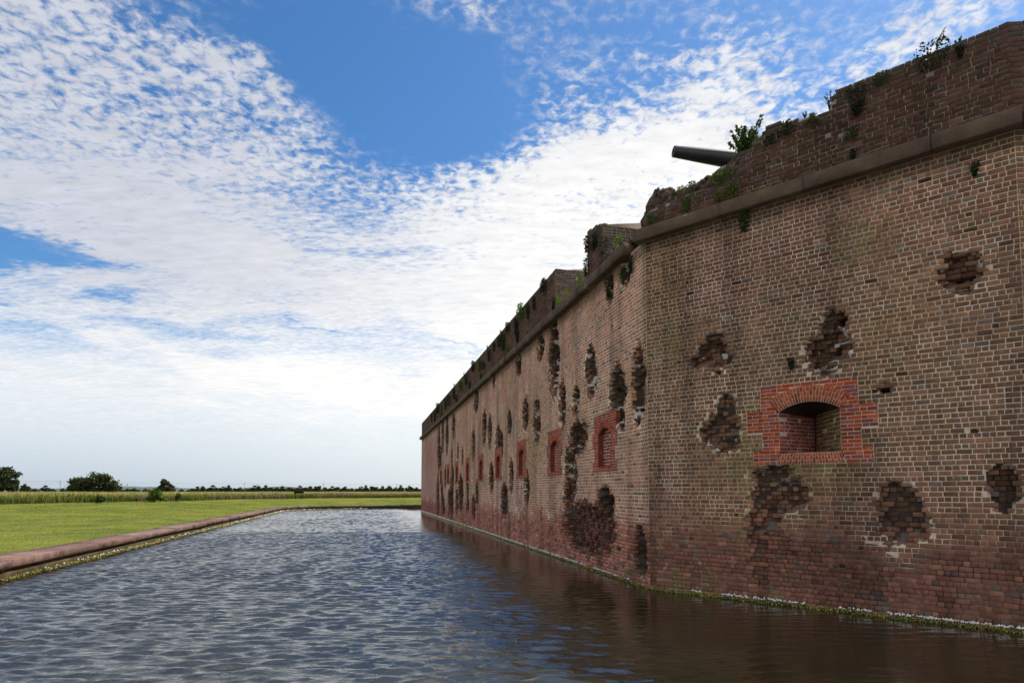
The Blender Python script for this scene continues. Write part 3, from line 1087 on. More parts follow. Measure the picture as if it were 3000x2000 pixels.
def rubble_mound(name, face, s0, s1, prof, seed, d0, d1):
    """broken brick core heaped behind the low front courses"""
    n, k = int((s1 - s0) / 0.045), 26
    ts, tz = zip(*prof)
    V = []
    for i in range(n + 1):
        u = i / n
        s = s0 + (s1 - s0) * u
        cap = 1.0
        e = min(u, 1 - u) * (s1 - s0)
        cap = min(1.0, 0.55 + 2.2 * e) if e < 0.22 else 1.0
        top = CT + (np.interp(s, ts, tz) - CT) * (cap if e > 0.001 else 0.02)
        for j in range(k + 1):
            a = math.pi * j / k
            w = abs(math.cos(a)) ** 0.32 * (1 if math.cos(a) > 0 else -1)
            h = math.sin(a) ** 0.32
            d_ = 0.5 * (d0 + d1) - w * 0.5 * (d1 - d0)
            z = CT + (top - CT) * h
            V.append((s, d_, z))
    V = np.array(V)
    nz1 = vnoise(V[:, 0] * 3 + V[:, 1] * 1.7, V[:, 2] * 3 + V[:, 1] * 2.3, 2.2, seed, 3) - 0.5
    nz2 = vnoise(V[:, 0] * 3 - V[:, 1] * 1.1, V[:, 2] * 3 + V[:, 1] * 2.9, 4.1, seed + 5, 3) - 0.5
    V[:, 1] += nz1 * 0.26
    V[:, 2] += nz2 * 0.20 * sstep(V[:, 2], CT, CT + 0.2)
    V[:, 0] += nz2 * 0.20
    P = face.pt(V[:, 0], V[:, 1], V[:, 2])
    idx = np.arange((n + 1) * (k + 1)).reshape(n + 1, k + 1)
    F = np.stack([idx[:-1, :-1], idx[1:, :-1], idx[1:, 1:], idx[:-1, 1:]], -1).reshape(-1, 4)
    return mesh_np(name, P, F, M_RUBBLE, parent=fort)


rubble_mound('rubble', FN, -0.12, 2.45, [(-0.1, 8.40), (0.05, 8.50), (0.5, 8.42), (0.75, 8.30), (1.15, 8.34), (1.55, 8.44), (1.8, 8.52), (2.1, 8.62), (2.4, 8.62)], 61, 0.06, 1.6)
rubble_mound('rubble', FL, 0.30, 2.30, [(0.2, 7.9), (0.8, 7.85), (1.6, 7.9), (2.3, 7.95)], 62, 0.25, 1.6)
rubble_mound('rubble', FL, 3.30, 6.30, [(3.2, 7.8), (5, 7.75), (6.3, 7.8)], 63, 0.30, 1.6)
# broken brick where the two cornices miss each other
rubble_mound('rubble', FL, -0.05, 0.78, [(-0.1, 7.66), (0.8, 7.62)], 64, -0.02, 0.6)

# --- rampart behind the parapets
inner = []
i1 = FL.pt(np.array(LLEN - 0.8), np.array(1.45), np.array(0.0))
i2 = FL.pt(np.array(0.5), np.array(1.45), np.array(0.0))
i3 = FN.pt(np.array(C2S - 0.4), np.array(1.45), np.array(0.0))
i4 = F3.pt(np.array(9.0), np.array(1.45), np.array(0.0))
m = MB()
ring = [i1, i2, i3, i4, np.array([34.0, 14.0, 0]), np.array([24.0, 72.0, 0]), F4.pt(np.array(14.0), np.array(1.45), np.array(0.0))]
n = len(ring)
cen = np.mean(ring, 0)
V = [(p[0], p[1], CT + 0.10) for p in ring] + [(p[0] * .9 + cen[0] * .1, p[1] * .9 + cen[1] * .1, CT + 0.25) for p in ring] + [(cen[0], cen[1], CT + 0.25)] + [(p[0], p[1], -0.3) for p in ring]
m.add(V, [(i, (i + 1) % n, n + (i + 1) % n, n + i) for i in range(n)] + [(i, 2 * n + 1 + i, 2 * n + 1 + (i + 1) % n, (i + 1) % n) for i in range(n)], [(n + i, n + (i + 1) % n, 2 * n) for i in range(n)])
m.build('rampart', M_SOD, fort)

# ------------------------------------------------------------------ cannon on the rampart
cannon = empty('cannon', (0, 0, 0))
tag(cannon, 'black iron cannon barrel poking out over the broken parapet', 'cannon')
MZ = np.array([3.61, 13.0, 9.585])
AX = np.array([0.992, 0.060, -0.105])
AX = AX / np.linalg.norm(AX)


def lathe(prof, origin, axis, n=40):
    a = np.cross(axis, (0, 0, 1))
    a /= np.linalg.norm(a)
    c = np.cross(axis, a)
    V, Q = [], []
    for (t, r) in prof:
        for k in range(n):
            th = 2 * math.pi * k / n
            V.append(origin + axis * t + r * (a * math.cos(th) + c * math.sin(th)))
    for i in range(len(prof) - 1):
        for k in range(n):
            Q.append((i * n + k, i * n + (k + 1) % n, (i + 1) * n + (k + 1) % n, (i + 1) * n + k))
    return V, Q


m = MB()
V, Q = lathe([(0.35, 0.062), (0.0, 0.062), (-0.006, 0.066), (-0.006, 0.108), (0.0, 0.117), (0.02, 0.121), (0.5, 0.148), (1.0, 0.172), (1.5, 0.195), (2.0, 0.212), (2.02, 0.235), (3.0, 0.24), (3.08, 0.22), (3.16, 0.14), (3.2, 0.07), (3.3, 0.09), (3.38, 0.07), (3.42, 0.0)], MZ, AX)
m.add(V, Q)
m.build('barrel', M_IRON, cannon, smooth=True)
m = MB()
V, Q = lathe([(0.34, 0.0), (0.34, 0.064)], MZ, AX)
m.add(V, Q)
m.build('bore', M_DARK, cannon)
perp = np.cross(AX, (0, 0, 1))
perp /= np.linalg.norm(perp)
for sgn in (-1, 1):
    m = MB()
    cpos = MZ + AX * 1.9 + perp * sgn * 0.30
    pts = [(-0.25, -0.12), (0.2, -0.02), (0.6, -0.25), (1.3, -0.7), (1.3, -1.72), (-0.45, -1.72)]
    V = []
    for w in (-0.05, 0.05):
        for (t, z) in pts:
            p = cpos + AX * t + perp * w
            V.append((p[0], p[1], cpos[2] + z))
    k = len(pts)
    m.add(V, [(i, (i + 1) % k, k + (i + 1) % k, k + i) for i in range(k)], [(0, i, i + 1) for i in range(1, k - 1)] + [(k, k + i + 1, k + i) for i in range(1, k - 1)])
    m.build('carriage_cheek', M_WOOD, cannon)
m = MB()
m.tube([MZ + AX * 1.9 - perp * 0.36, MZ + AX * 1.9 + perp * 0.36], 0.07, 12)
m.build('trunnion', M_IRON, cannon)

# ------------------------------------------------------------------ moat water
KL0 = np.array([-11.42, 13.55, 0.0])            # water edge of the outer moat wall
nK = outn(DL, (-1, -0.2, 0))                    # from the moat outward
D5 = np.array([math.sin(R(58.1)), math.cos(R(58.1)), 0.0])
KF = np.array([-11.1, 72.6, 0.0])
n5 = np.array([-D5[1], D5[0], 0.0])
A_ = np.array([[DL[0], -D5[0]], [DL[1], -D5[1]]])
tt = np.linalg.solve(A_, (KF - KL0)[:2])
KX = KL0 + DL * tt[0]
kerb = []
for t in np.linspace(-46, tt[0] - 5.0, 40):
    kerb.append(KL0 + DL * t)
ang = R(72)
Rb = 5.0 / math.tan((math.pi - ang) / 2) if True else 0
Rb = 5.0 * math.tan((math.pi - ang) / 2)
cb = KL0 + DL * (tt[0] - 5.0) - nK * Rb
a0 = math.atan2(nK[1], nK[0])
for i in range(1, 12):
    a = a0 - ang * i / 12
    kerb.append(cb + Rb * np.array([math.cos(a), math.sin(a), 0]))
for t in np.linspace(5.0, 120, 36):
    kerb.append(KX + D5 * t)
kerb = np.array(kerb)
tg = np.gradient(kerb, axis=0)
tg /= np.linalg.norm(tg, axis=1)[:, None]
kn = np.stack([-tg[:, 1], tg[:, 0], 0 * tg[:, 0]], 1)     # outward, away from the water
klen = np.concatenate([[0], np.cumsum(np.linalg.norm(np.diff(kerb, axis=0), axis=1))])


def build_water():
    m, b, p = new_mat('moat_water')
    c = coords(b)
    sp = b.n('ShaderNodeSeparateXYZ')
    b.put(sp.inputs[0], c)
    dl = b.vmath('DOT_PRODUCT', b.vmath('SUBTRACT', c, tuple(C1)), tuple(FL.n))
    dn = b.vmath('DOT_PRODUCT', b.vmath('SUBTRACT', c, tuple(C1)), tuple(FN.n))
    calm = b.math('MAXIMUM', b.rng(dl, 0.4, 4.5, 0.16, 1.0), b.rng(dn, 4.6, 8.0, 0.16, 1.0))
    calm = b.math('MULTIPLY', calm, b.rng(b.noise(c, 0.35, 3), 0.3, 0.7, 0.75, 1.2))
    w3 = b.noise(b.mapping(c, rot=(0, 0, R(12)), scale=(1.0, 2.0, 1)), 7.0, 4, 0.6, 0.4)
    h = b.math('MULTIPLY', b.math('MULTIPLY', w3, 0.018), calm)
    bp = b.n('ShaderNodeBump')
    bp.inputs['Strength'].default_value = 1.0
    bp.inputs['Distance'].default_value = 1.0
    b.put(bp.inputs['Height'], h)
    b.put(p.inputs['Normal'], bp.outputs[0])
    mud = b.mix(b.rng(b.noise(c, 0.6, 4), 0.35, 0.7), (0.016, 0.015, 0.005), (0.026, 0.024, 0.007))
    b.put(p.inputs['Base Color'], mud)
    p.inputs['Roughness'].default_value = 0.03
    p.inputs['IOR'].default_value = 2.3
    p.inputs['Specular IOR Level'].default_value = 0.5
    # wind ripples as a real surface, calmer in the lee of the walls
    xs = np.arange(-30.0, 9.0, 0.06)
    ys = np.concatenate([np.arange(3.5, 30, 0.034), np.arange(30, 84, 0.09)])
    X, Y = np.meshgrid(xs, ys)
    Pn = np.stack([X - C1[0], Y - C1[1]], -1)
    dl_ = Pn @ FL.n[:2]
    dn_ = Pn @ FN.n[:2]
    calm_ = np.maximum(sstep(dl_, 0.3, 4.5), sstep(dn_, 4.6, 8.5))
    calm_ = 0.10 + 0.90 * calm_
    gust = 0.65 + 0.7 * vnoise(X, Y * 0.7, 0.3, 15, 3)
    Z = np.zeros_like(X)
    r = np.random.default_rng(11)
    for k in range(48):
        lam = 0.10 * (0.40 / 0.10) ** r.random()
        th = r.normal(R(93), R(13))
        kx, ky = math.cos(th) * 2 * math.pi / lam, math.sin(th) * 2 * math.pi / lam
        ph = r.uniform(0, 6.28)
        bend = 1.2 * (vnoise(X, Y, 0.35, 200 + k, 2) - 0.5)
        q = np.sin(kx * X + ky * Y + ph + bend * 3.0)
        q = 2.0 * (0.5 + 0.5 * q) ** 1.7 - 0.9
        env = vnoise(X, Y, 0.9 / lam * 0.35, 300 + k, 1)
        Z += WAVE * lam / (2 * math.pi) * q * (0.3 + 1.4 * env)
    Z = Z * calm_ * gust
    edge = np.minimum(np.minimum(X - xs[0], xs[-1] - X), np.minimum(Y - ys[0], ys[-1] - Y))
    Z *= sstep(edge, 0.0, 0.6)
    V = np.stack([X, Y, Z], -1).reshape(-1, 3)
    ny, nx = X.shape
    idx = np.arange(nx * ny).reshape(ny, nx)
    F = np.stack([idx[:-1, :-1], idx[:-1, 1:], idx[1:, 1:], idx[1:, :-1]], -1).reshape(-1, 4)
    x0, x1, y0, y1 = xs[0], xs[-1], ys[0], ys[-1]
    bx0, bx1, by0, by1 = -40.0, 110.0, -60.0, 150.0
    o4 = len(V)
    V = np.concatenate([V, [(bx0, by0, 0), (bx1, by0, 0), (bx1, by1, 0), (bx0, by1, 0), (x0, y0, 0), (x1, y0, 0), (x1, y1, 0), (x0, y1, 0)]])
    F = np.concatenate([F, np.array([(0, 1, 5, 4), (1, 2, 6, 5), (2, 3, 7, 6), (3, 0, 4, 7)]) + o4])
    o = mesh_np('water', V, F, m, smooth=True)
    tag(o, kind='structure')
    return o


WAVE = 0.070
build_water()

# ------------------------------------------------------------------ outer moat wall
moat_wall = empty('moat_wall')
tag(moat_wall, 'low moat wall with pinkish stone coping along the edge of the lawn', 'retaining wall')
ktot = klen[-1]


def kpt(u, off, z):
    q = np.array([np.interp(u, klen, kerb[:, i]) for i in range(2)])
    nn = np.array([np.interp(u, klen, kn[:, i]) for i in range(2)])
    nn /= np.linalg.norm(nn)
    return (q[0] + nn[0] * off, q[1] + nn[1] * off, z)


def kerb_strip(m, u0, u1, prof, step=1.2, rj=0.0, r=random):
    n = max(1, int((u1 - u0) / step))
    k = len(prof)
    V = []
    for i in range(n + 1):
        u = u0 + (u1 - u0) * i / n
        for (o, z) in prof:
            V.append(kpt(u, o + r.uniform(-rj, rj), z + r.uniform(-rj, rj)))
    o_ = len(m.v)
    m.add(V, [(i * k + j, (i + 1) * k + j, (i + 1) * k + j + 1, i * k + j + 1) for i in range(n) for j in range(k - 1)])
    for base in (0, n * k):
        for j in range(1, k - 1):
            m.f3.append((o_ + base, o_ + base + j, o_ + base + j + 1))


m = MB()
r = random.Random(5)
u = 0.0
c4, c3 = [], []
while u < ktot:
    w = r.uniform(1.5, 3.2)
    e = min(u + w, ktot)
    dz = r.uniform(-0.02, 0.02)
    do = r.uniform(-0.03, 0.03)
    kerb_strip(m, u + 0.018, e - 0.018, [(-0.02 + do, 0.262), (-0.035 + do, 0.272 + dz), (-0.037 + do, 0.408 + dz), (-0.027 + do, 0.42 + dz), (0.5, 0.43 + dz), (0.88, 0.425 + dz), (0.88, 0.262)], 0.4, 0.006, r)
    tone = r.uniform(0.72, 1.2)
    hue = r.uniform(-0.012, 0.012)
    col = (0.195 * tone, (0.122 + hue) * tone, (0.102 + hue) * tone)
    c4 += [col] * (len(m.f4) - len(c4))
    c3 += [col] * (len(m.f3) - len(c3))
    u = e
mesh_np('coping', np.array(m.v), [np.array(m.f4), np.array(m.f3)], M_COPING, np.array(c4 + c3), parent=moat_wall)
m = MB()
kerb_strip(m, 0, ktot, [(0.10, 0.262), (0.10, -0.3)], 1.2, 0.004, r)
m.build('wall_face', M_LEDGE, moat_wall)
m = MB()
kerb_strip(m, 0, ktot, [(0.10, 0.165), (0.015, 0.160), (0.0, 0.145), (0.02, 0.06), (0.02, -0.3)], 0.7, 0.006, r)
m.build('footing', M_LEDGE, moat_wall)

# ------------------------------------------------------------------ ground: lawn, marsh, horizon
BND = np.array([(-60, -40, .8), (-56, 10, .85), (-52, 30, .88), (-44.5, 51.2, .90), (-42.5, 63, 0.93), (-41.5, 77.8, 0.93), (-34.6, 95.5, .92), (-16.4, 108, .90), (12, 126, .90), (90, 175, .9)], float)
bl = np.concatenate([[0], np.cumsum(np.linalg.norm(np.diff(BND[:, :2], axis=0), axis=1))])


def ground_grid():
    nu, nt = 260, 40
    U = np.linspace(0, 1, nu)
    k0 = kerb + kn * 0.86
    # match the two lines by position along the moat
    kb = np.stack([np.interp(U * ktot, klen, k0[:, i]) for i in range(2)], 1)
    # nearest point on the boundary walking forward
    bu = np.linspace(0, bl[-1], 1500)
    bp = np.stack([np.interp(bu, bl, BND[:, i]) for i in range(3)], 1)
    kn2 = np.stack([np.interp(U * ktot, klen, kn[:, i]) for i in range(2)], 1)
    j = 0
    B = []
    for i in range(nu):
        rel = bp[:, :2] - kb[i]
        along = np.abs(rel @ np.array([-kn2[i][1], kn2[i][0]]))
        fw = rel @ kn2[i] > 0
        sc = np.where(fw, along, 1e9)
        sc[:j] = 1e9
        j2 = int(np.argmin(sc))
        j = max(j, j2)
        B.append(bp[j])
    B = np.array(B)
    # smooth so that the ruled lines do not bunch up at the bend
    ker = np.ones(25) / 25
    for i in range(3):
        pad = np.concatenate([np.full(12, B[0, i]), B[:, i], np.full(12, B[-1, i])])
        B[:, i] = np.convolve(pad, ker, 'valid')
    T = np.linspace(0, 1, nt)
    V = np.zeros((nu, nt, 3))
    for k, t in enumerate(T):
        V[:, k, :2] = kb * (1 - t) + B[:, :2] * t
        V[:, k, 2] = 0.41 + (B[:, 2] - 0.41) * (t ** 0.75)
    bumpz = (vnoise(V[..., 0], V[..., 1], 0.11, 77, 3) - 0.5) * 0.34
    V[..., 2] += bumpz * np.sin(np.pi * np.clip(T, 0.0, 0.93))[None, :]
    return V, B


LV, LB = ground_grid()


def grass_ground(name, kind):
    m, b, p = new_mat(name)
    c = coords(b)
    n1 = b.noise(c, 0.35, 5, 0.6)
    n2 = b.noise(b.mapping(c, rot=(0, 0, R(20)), scale=(0.5, 1.6, 1)), 1.6, 5, 0.65)
    n3 = b.noise(c, 22, 3, 0.7)
    col = b.mix(b.rng(n1, 0.3, 0.7), (0.075, 0.115, 0.010), (0.205, 0.215, 0.026))
    col = b.mix(b.rng(n2, 0.52, 0.75, 0, 0.75), col, (0.235, 0.215, 0.060))
    col = b.vmath('SCALE', col, scale=b.rng(n3, 0.25, 0.75, 0.6, 1.3, smooth=False))
    b.put(p.inputs['Base Color'], col)
    p.inputs['Roughness'].default_value = 0.85
    p.inputs['Specular IOR Level'].default_value = 0.15
    bump(b, p, b.math('ADD', n3, b.math('MULTIPLY', n2, 1.5)), 0.8, 0.08)
    return m


M_LAWN = grass_ground('lawn_turf', 'lawn')
nu, nt = LV.shape[:2]
idx = np.arange(nu * nt).reshape(nu, nt)
lf = np.stack([idx[:-1, :-1], idx[1:, :-1], idx[1:, 1:], idx[:-1, 1:]], -1).reshape(-1, 4)
lawn = mesh_np('lawn', LV.reshape(-1, 3), lf, M_LAWN, smooth=True)
tag(lawn, kind='structure')

# marsh ground to the horizon
cen = np.array([0.0, 30.0])
rings = [LB[:, :2]]
dirs = LB[:, :2] - cen
dirs /= np.linalg.norm(dirs, axis=1)[:, None]
zs = [LB[:, 2] - 0.01]
for dist, z in ((30, 0.85), (120, 0.75), (400, 0.6), (1500, 0.4), (9000, 0.0)):
    rings.append(LB[:, :2] + dirs * dist)
    zs.append(np.full(len(LB), z))
V = np.concatenate([np.concatenate([r_, z_[:, None]], 1) for r_, z_ in zip(rings, zs)])
idx = np.arange(len(V)).reshape(len(rings), -1)
gf = np.stack([idx[:-1, :-1], idx[:-1, 1:], idx[1:, 1:], idx[1:, :-1]], -1).reshape(-1, 4)
M_MARSH = mottled('marsh_ground', [(0.3, (0.07, 0.085, 0.02)), (0.55, (0.15, 0.15, 0.045)), (0.75, (0.21, 0.19, 0.07))], scale=0.15, detail=8, fine=3, bs=0.6, bd=0.3)
tag(mesh_np('ground', V, gf, M_MARSH), kind='structure')


def blades(name, P, h, w, lean, cols, mat, seg=1, kind='stuff', tips=None):
    """P roots (n,3); one tapering blade each"""
    n = len(P)
    a = rng.uniform(0, 2 * np.pi, n)
    side = np.stack([np.cos(a), np.sin(a), 0 * a], 1) * w[:, None] * 0.5
    la = rng.uniform(0, 2 * np.pi, n)
    ld = np.stack([np.cos(la), np.sin(la), 0 * la], 1) * (lean * h)[:, None]
    up = np.stack([0 * h, 0 * h, h], 1)
    if seg == 1:
        V = np.stack([P - side, P + side, P + up + ld], 1).reshape(-1, 3)
        F = np.arange(3 * n).reshape(n, 3)
        o = mesh_np(name, V, F, mat, cols)
    else:
        midp = P + up * 0.6 + ld * 0.35
        V = np.stack([P - side, P + side, midp + side * 0.9, midp - side * 0.9, P + up + ld], 1).reshape(-1, 3)
        b_ = np.arange(n)[:, None] * 5
        F4_ = b_ + np.array([0, 1, 2, 3])
        F3_ = b_ + np.array([3, 2, 4])
        o = mesh_np(name, V, [F4_, F3_], mat, np.concatenate([cols, cols if tips is None else tips]))
    if kind:
        tag(o, kind=kind)
    return o


def lawn_z(u, t):
    iu = np.clip(u * (nu - 1), 0, nu - 1.001)
    it = np.clip(t * (nt - 1), 0, nt - 1.001)
    i, j = iu.astype(int), it.astype(int)
    fu, ft = (iu - i)[:, None], (it - j)[:, None]
    return (LV[i, j] * (1 - fu) * (1 - ft) + LV[i + 1, j] * fu * (1 - ft) + LV[i, j + 1] * (1 - fu) * ft + LV[i + 1, j + 1] * fu * ft)


n = 330000
u_, t_ = rng.random(n) * 0.62 + 0.20, rng.random(n)
P = lawn_z(u_, t_)
dc = np.linalg.norm(P[:, :2], axis=1)
keep = (P[:, 1] > 8) & (rng.random(n) < np.clip(26.0 / dc, 0, 1) ** 0.8) & (P[:, 0] > -1.0 * P[:, 1] - 4)
P, dc = P[keep], dc[keep]
n = len(P)
h = rng.uniform(0.015, 0.042, n) * (1 + 0.006 * dc)
g = sstep(0.55 * vnoise(P[:, 0], P[:, 1] * 0.6, 0.22, 5, 4) + 0.45 * vnoise(P[:, 0], P[:, 1] * 0.7, 1.1, 8, 3), 0.30, 0.70)
base = np.array([0.085, 0.130, 0.012]) * (1 - g)[:, None] + np.array([0.340, 0.345, 0.048]) * g[:, None]
dry = (rng.random(n) < 0.16 + 0.25 * (vnoise(P[:, 0], P[:, 1], 0.6, 9, 2) > 0.62))[:, None]
base = np.where(dry, np.array([0.32, 0.27, 0.09]), base) * rng.lognormal(0, 0.15, (n, 1))
o = blades('lawn_grass', P - [0, 0, 0.005], h, 0.010 + 0.0006 * dc, np.full(n, 0.8), base, M_BLADE)

# reeds: a deep belt of blades along the lawn edge, then a thinner rolling top further out
def belt(n, w0, w1, h0, h1, wid, colour, name, ymax=1.0):
    uu = rng.uniform(0.30, 0.80, n)
    i = (uu * (len(LB) - 1)).astype(int)
    f = uu * (len(LB) - 1) - i
    b0 = LB[i] * (1 - f)[:, None] + LB[np.minimum(i + 1, len(LB) - 1)] * f[:, None]
    dd = dirs[i]
    off = w0 + (w1 - w0) * rng.random(n) ** 1.4
    edge = 1.2 * (vnoise(b0[:, 0], b0[:, 1], 0.3, 12, 3) - 0.5)
    P_ = b0.copy()
    P_[:, :2] += dd * (off + edge)[:, None]
    P_[:, 2] = b0[:, 2] - 0.03
    v = vnoise(P_[:, 0], P_[:, 1], 0.35, 21, 3)
    hh = rng.uniform(h0, h1, n) * (0.75 + 0.5 * v)
    return P_, hh, off, v


P, h, off, v = belt(52000, 1.6, 26, 0.92, 1.2, 0.07, None, 'r')
h = np.minimum(h, 2.06 - P[:, 2] + rng.normal(0, 0.05, len(h)))
n = len(P)
c = np.array([0.20, 0.22, 0.045]) * (1 - v)[:, None] + np.array([0.30, 0.28, 0.09]) * v[:, None]
gold = (rng.random(n) < 0.35)[:, None]
c = np.where(gold, np.array([0.42, 0.34, 0.15]), c) * rng.lognormal(0, 0.2, (n, 1))
blades('reeds', P, h, rng.uniform(0.05, 0.11, n), np.full(n, 0.16), c, M_BLADE, seg=2, tips=np.where((rng.random(n) < 0.7)[:, None], np.array([0.46, 0.37, 0.16]), c) * rng.lognormal(0, 0.2, (n, 1)))
P, h, off, v = belt(34000, -0.3, 4.2, 0.40, 0.95, 0.07, None, 'b')
n = len(P)
pur = vnoise(P[:, 0], P[:, 1], 0.16, 33, 3)
c = np.array([0.085, 0.105, 0.028]) * (1 - v)[:, None] + np.array([0.160, 0.165, 0.045]) * v[:, None]
pm = ((pur > 0.47) & (rng.random(n) < 0.75) & (h > 0.5))[:, None]
c = np.where(pm, np.array([0.20, 0.135, 0.115]), c) * rng.lognormal(0, 0.25, (n, 1))
blades('brush', P, h, rng.uniform(0.05, 0.12, n), np.full(n, 0.35), c, M_BLADE, seg=2, tips=np.where(pm, np.array([0.27, 0.19, 0.16]), c * 1.3))
# rolling top of the marsh beyond
mu = 150
ii = np.linspace(0.28, 0.82, mu) * (len(LB) - 1)
b0 = np.stack([np.interp(ii, np.arange(len(LB)), LB[:, k]) for k in range(2)], 1)
dd = np.stack([np.interp(ii, np.arange(len(LB)), dirs[:, k]) for k in range(2)], 1)
offs = [8, 12, 17, 24, 32, 45, 60, 80, 110, 150, 200, 270, 360]
V = []
for k, of in enumerate(offs):
    p2 = b0 + dd * of
    z = 1.70 + 0.32 * vnoise(p2[:, 0], p2[:, 1], 0.5, 51, 4) if k else np.full(mu, 0.6)
    V.append(np.concatenate([p2, np.reshape(z, (-1, 1))], 1))
V = np.concatenate(V)
idx = np.arange(len(V)).reshape(len(offs), mu)
F = np.stack([idx[:-1, :-1], idx[:-1, 1:], idx[1:, 1:], idx[1:, :-1]], -1).reshape(-1, 4)
tag(mesh_np('marsh_grass', V, F, M_MARSH), kind='stuff')

# ------------------------------------------------------------------ leaf clusters
def leaf_cloud(n, centre_fn, size, cols, rot=None, long=1.8):
    """n small leaf faces at positions from centre_fn; returns verts, quads, colours"""
    P_ = centre_fn(n)
    n = len(P_)
    a = rng.normal(size=(n, 3))
    a /= np.linalg.norm(a, axis=1)[:, None]
    b_ = rng.normal(size=(n, 3))
    b_ -= (b_ * a).sum(1)[:, None] * a
    b_ /= np.linalg.norm(b_, axis=1)[:, None]
    s = size * rng.uniform(0.6, 1.4, n)[:, None]
    V = np.stack([P_ - a * s * long * 0.5, P_ + b_ * s * 0.5, P_ + a * s * long * 0.5, P_ - b_ * s * 0.5], 1).reshape(-1, 3)
    return V, np.arange(4 * n).reshape(n, 4), cols(P_, n)


def tree(name, loc, H, W, lobes, leaves, lsize, label, group=None, dark=1.0, cat='tree'):
    """lobes: (x, z, rx, rz) in units of W and H; the crown is a cloud of leaf clumps"""
    root = empty(name, loc)
    tag(root, label, cat, group)
    root.rotation_euler = (0, 0, rng.uniform(-0.2, 0.2))
    m = MB()
    tw = 0.035 * W + 0.08
    m.tube([(0, 0, -0.4), (0.02 * W, 0, 0.22 * H), (0.0, 0.02 * W, 0.5 * H)], [tw, tw * 0.75, tw * 0.4], 8)
    for (x, z, rx, rz) in lobes:
        m.tube([(0.01 * W, 0, 0.2 * H), (x * W * 0.5, rng.uniform(-.05, .05) * W, (z * 0.6 + 0.1) * H), (x * W, 0, z * H)], [tw * 0.55, tw * 0.35, tw * 0.1], 6)
    m.build('trunk', M_BARK, root, smooth=True)
    cl = []
    for (x, z, rx, rz) in lobes:
        k = max(5, int(20 * rx * 2.2))
        for _ in range(k):
            d = rng.normal(size=3)
            d /= np.linalg.norm(d)
            rr = rng.uniform(0.45, 1.0)
            cl.append((x * W + d[0] * rx * W * rr, d[1] * rx * W * 0.8 * rr, z * H + d[2] * rz * H * rr, rng.uniform(0.08, 0.145) * W * (0.6 + rx)))
    cl = np.array(cl)

    def cf(n):
        i = rng.integers(0, len(cl), n)
        d = rng.normal(size=(n, 3)) * 0.5
        q = cl[i, :3] + d * cl[i, 3:4] * np.array([1, 1, 0.6])
        return q[q[:, 2] > 0.02 * H]

    def cc(P_, n):
        v = rng.random(n)[:, None]
        c = (np.array([0.030, 0.042, 0.014]) * (1 - v) + np.array([0.062, 0.074, 0.024]) * v) * dark
        return c * rng.lognormal(0, 0.2, (n, 1))
    V, F, C = leaf_cloud(leaves, cf, lsize, cc)
    mesh_np('crown', V, F, M_TREE, C, parent=root)
    return root


def sky_x(px, Y):
    return (px - 1500) / 1760 * Y


oakA = [(-0.15, 0.62, 0.34, 0.30), (0.18, 0.60, 0.30, 0.30), (0.0, 0.80, 0.28, 0.18), (0.36, 0.42, 0.16, 0.22), (-0.36, 0.42, 0.16, 0.26), (0.1, 0.25, 0.3, 0.16)]
Yt = 170
tree('oak_tree', (sky_x(8, Yt), Yt, 0.8), 8.1, 9.6, oakA, 9000, 0.36, 'tall dark oak cut by the left edge of the view beyond the reeds', 'lone trees beyond the marsh')
oakB = [(0.08, 0.72, 0.26, 0.22), (0.30, 0.58, 0.2, 0.30), (-0.12, 0.62, 0.18, 0.22), (-0.36, 0.40, 0.16, 0.30), (0.40, 0.36, 0.12, 0.3), (-0.22, 0.28, 0.2, 0.22), (0.15, 0.22, 0.22, 0.16)]
tree('oak_tree', (sky_x(270, Yt), Yt, 0.8), 6.2, 13.6, oakB, 10000, 0.36, 'broad spreading oak with a lower lobe on its left, alone above the reeds', 'lone trees beyond the marsh')
oakC = [(-0.05, 0.72, 0.22, 0.22), (0.22, 0.5, 0.22, 0.26), (-0.24, 0.42, 0.22, 0.24), (0.1, 0.3, 0.34, 0.2), (-0.42, 0.34, 0.07, 0.16)]
tree('oak_tree', (sky_x(486, Yt), Yt, 0.8), 4.9, 5.6, oakC, 5200, 0.30, 'compact dark tree with a peaked crown behind the bright green bush', 'lone trees beyond the marsh')
Yf = 420
small = [(0.0, 0.55, 0.3, 0.28), (0.25, 0.42, 0.22, 0.25), (-0.25, 0.42, 0.24, 0.25), (0.05, 0.25, 0.4, 0.2)]
smallB = [(0.0, 0.66, 0.24, 0.26), (0.22, 0.5, 0.16, 0.2), (-0.2, 0.4, 0.3, 0.3), (0.0, 0.22, 0.42, 0.18)]
smallC = [(-0.3, 0.5, 0.2, 0.25), (0.1, 0.6, 0.26, 0.24), (0.36, 0.4, 0.16, 0.25), (0.0, 0.25, 0.45, 0.2)]
NUM = ['first', 'second', 'third', 'fourth', 'fifth', 'sixth', 'seventh', 'eighth', 'ninth', 'tenth', 'eleventh', 'twelfth', 'thirteenth', 'fourteenth', 'fifteenth', 'sixteenth', 'seventeenth', 'eighteenth', 'nineteenth', 'twentieth', 'twenty-first', 'twenty-second', 'twenty-third', 'twenty-fourth', 'twenty-fifth', 'twenty-sixth', 'twenty-seventh', 'twenty-eighth', 'twenty-ninth', 'thirtieth', 'thirty-first', 'thirty-second', 'thirty-third', 'thirty-fourth', 'thirty-fifth', 'thirty-sixth', 'thirty-seventh', 'thirty-eighth', 'thirty-ninth', 'fortieth']
protos = []
for k, lb in enumerate((small, smallB, smallC)):
    protos.append(tree('marsh_tree', (0, Yf, 0.6), 6.0, 8.0, lb, 3600, 0.42, 'x', 'trees in the far treeline', dark=0.95))
used = [False] * 3


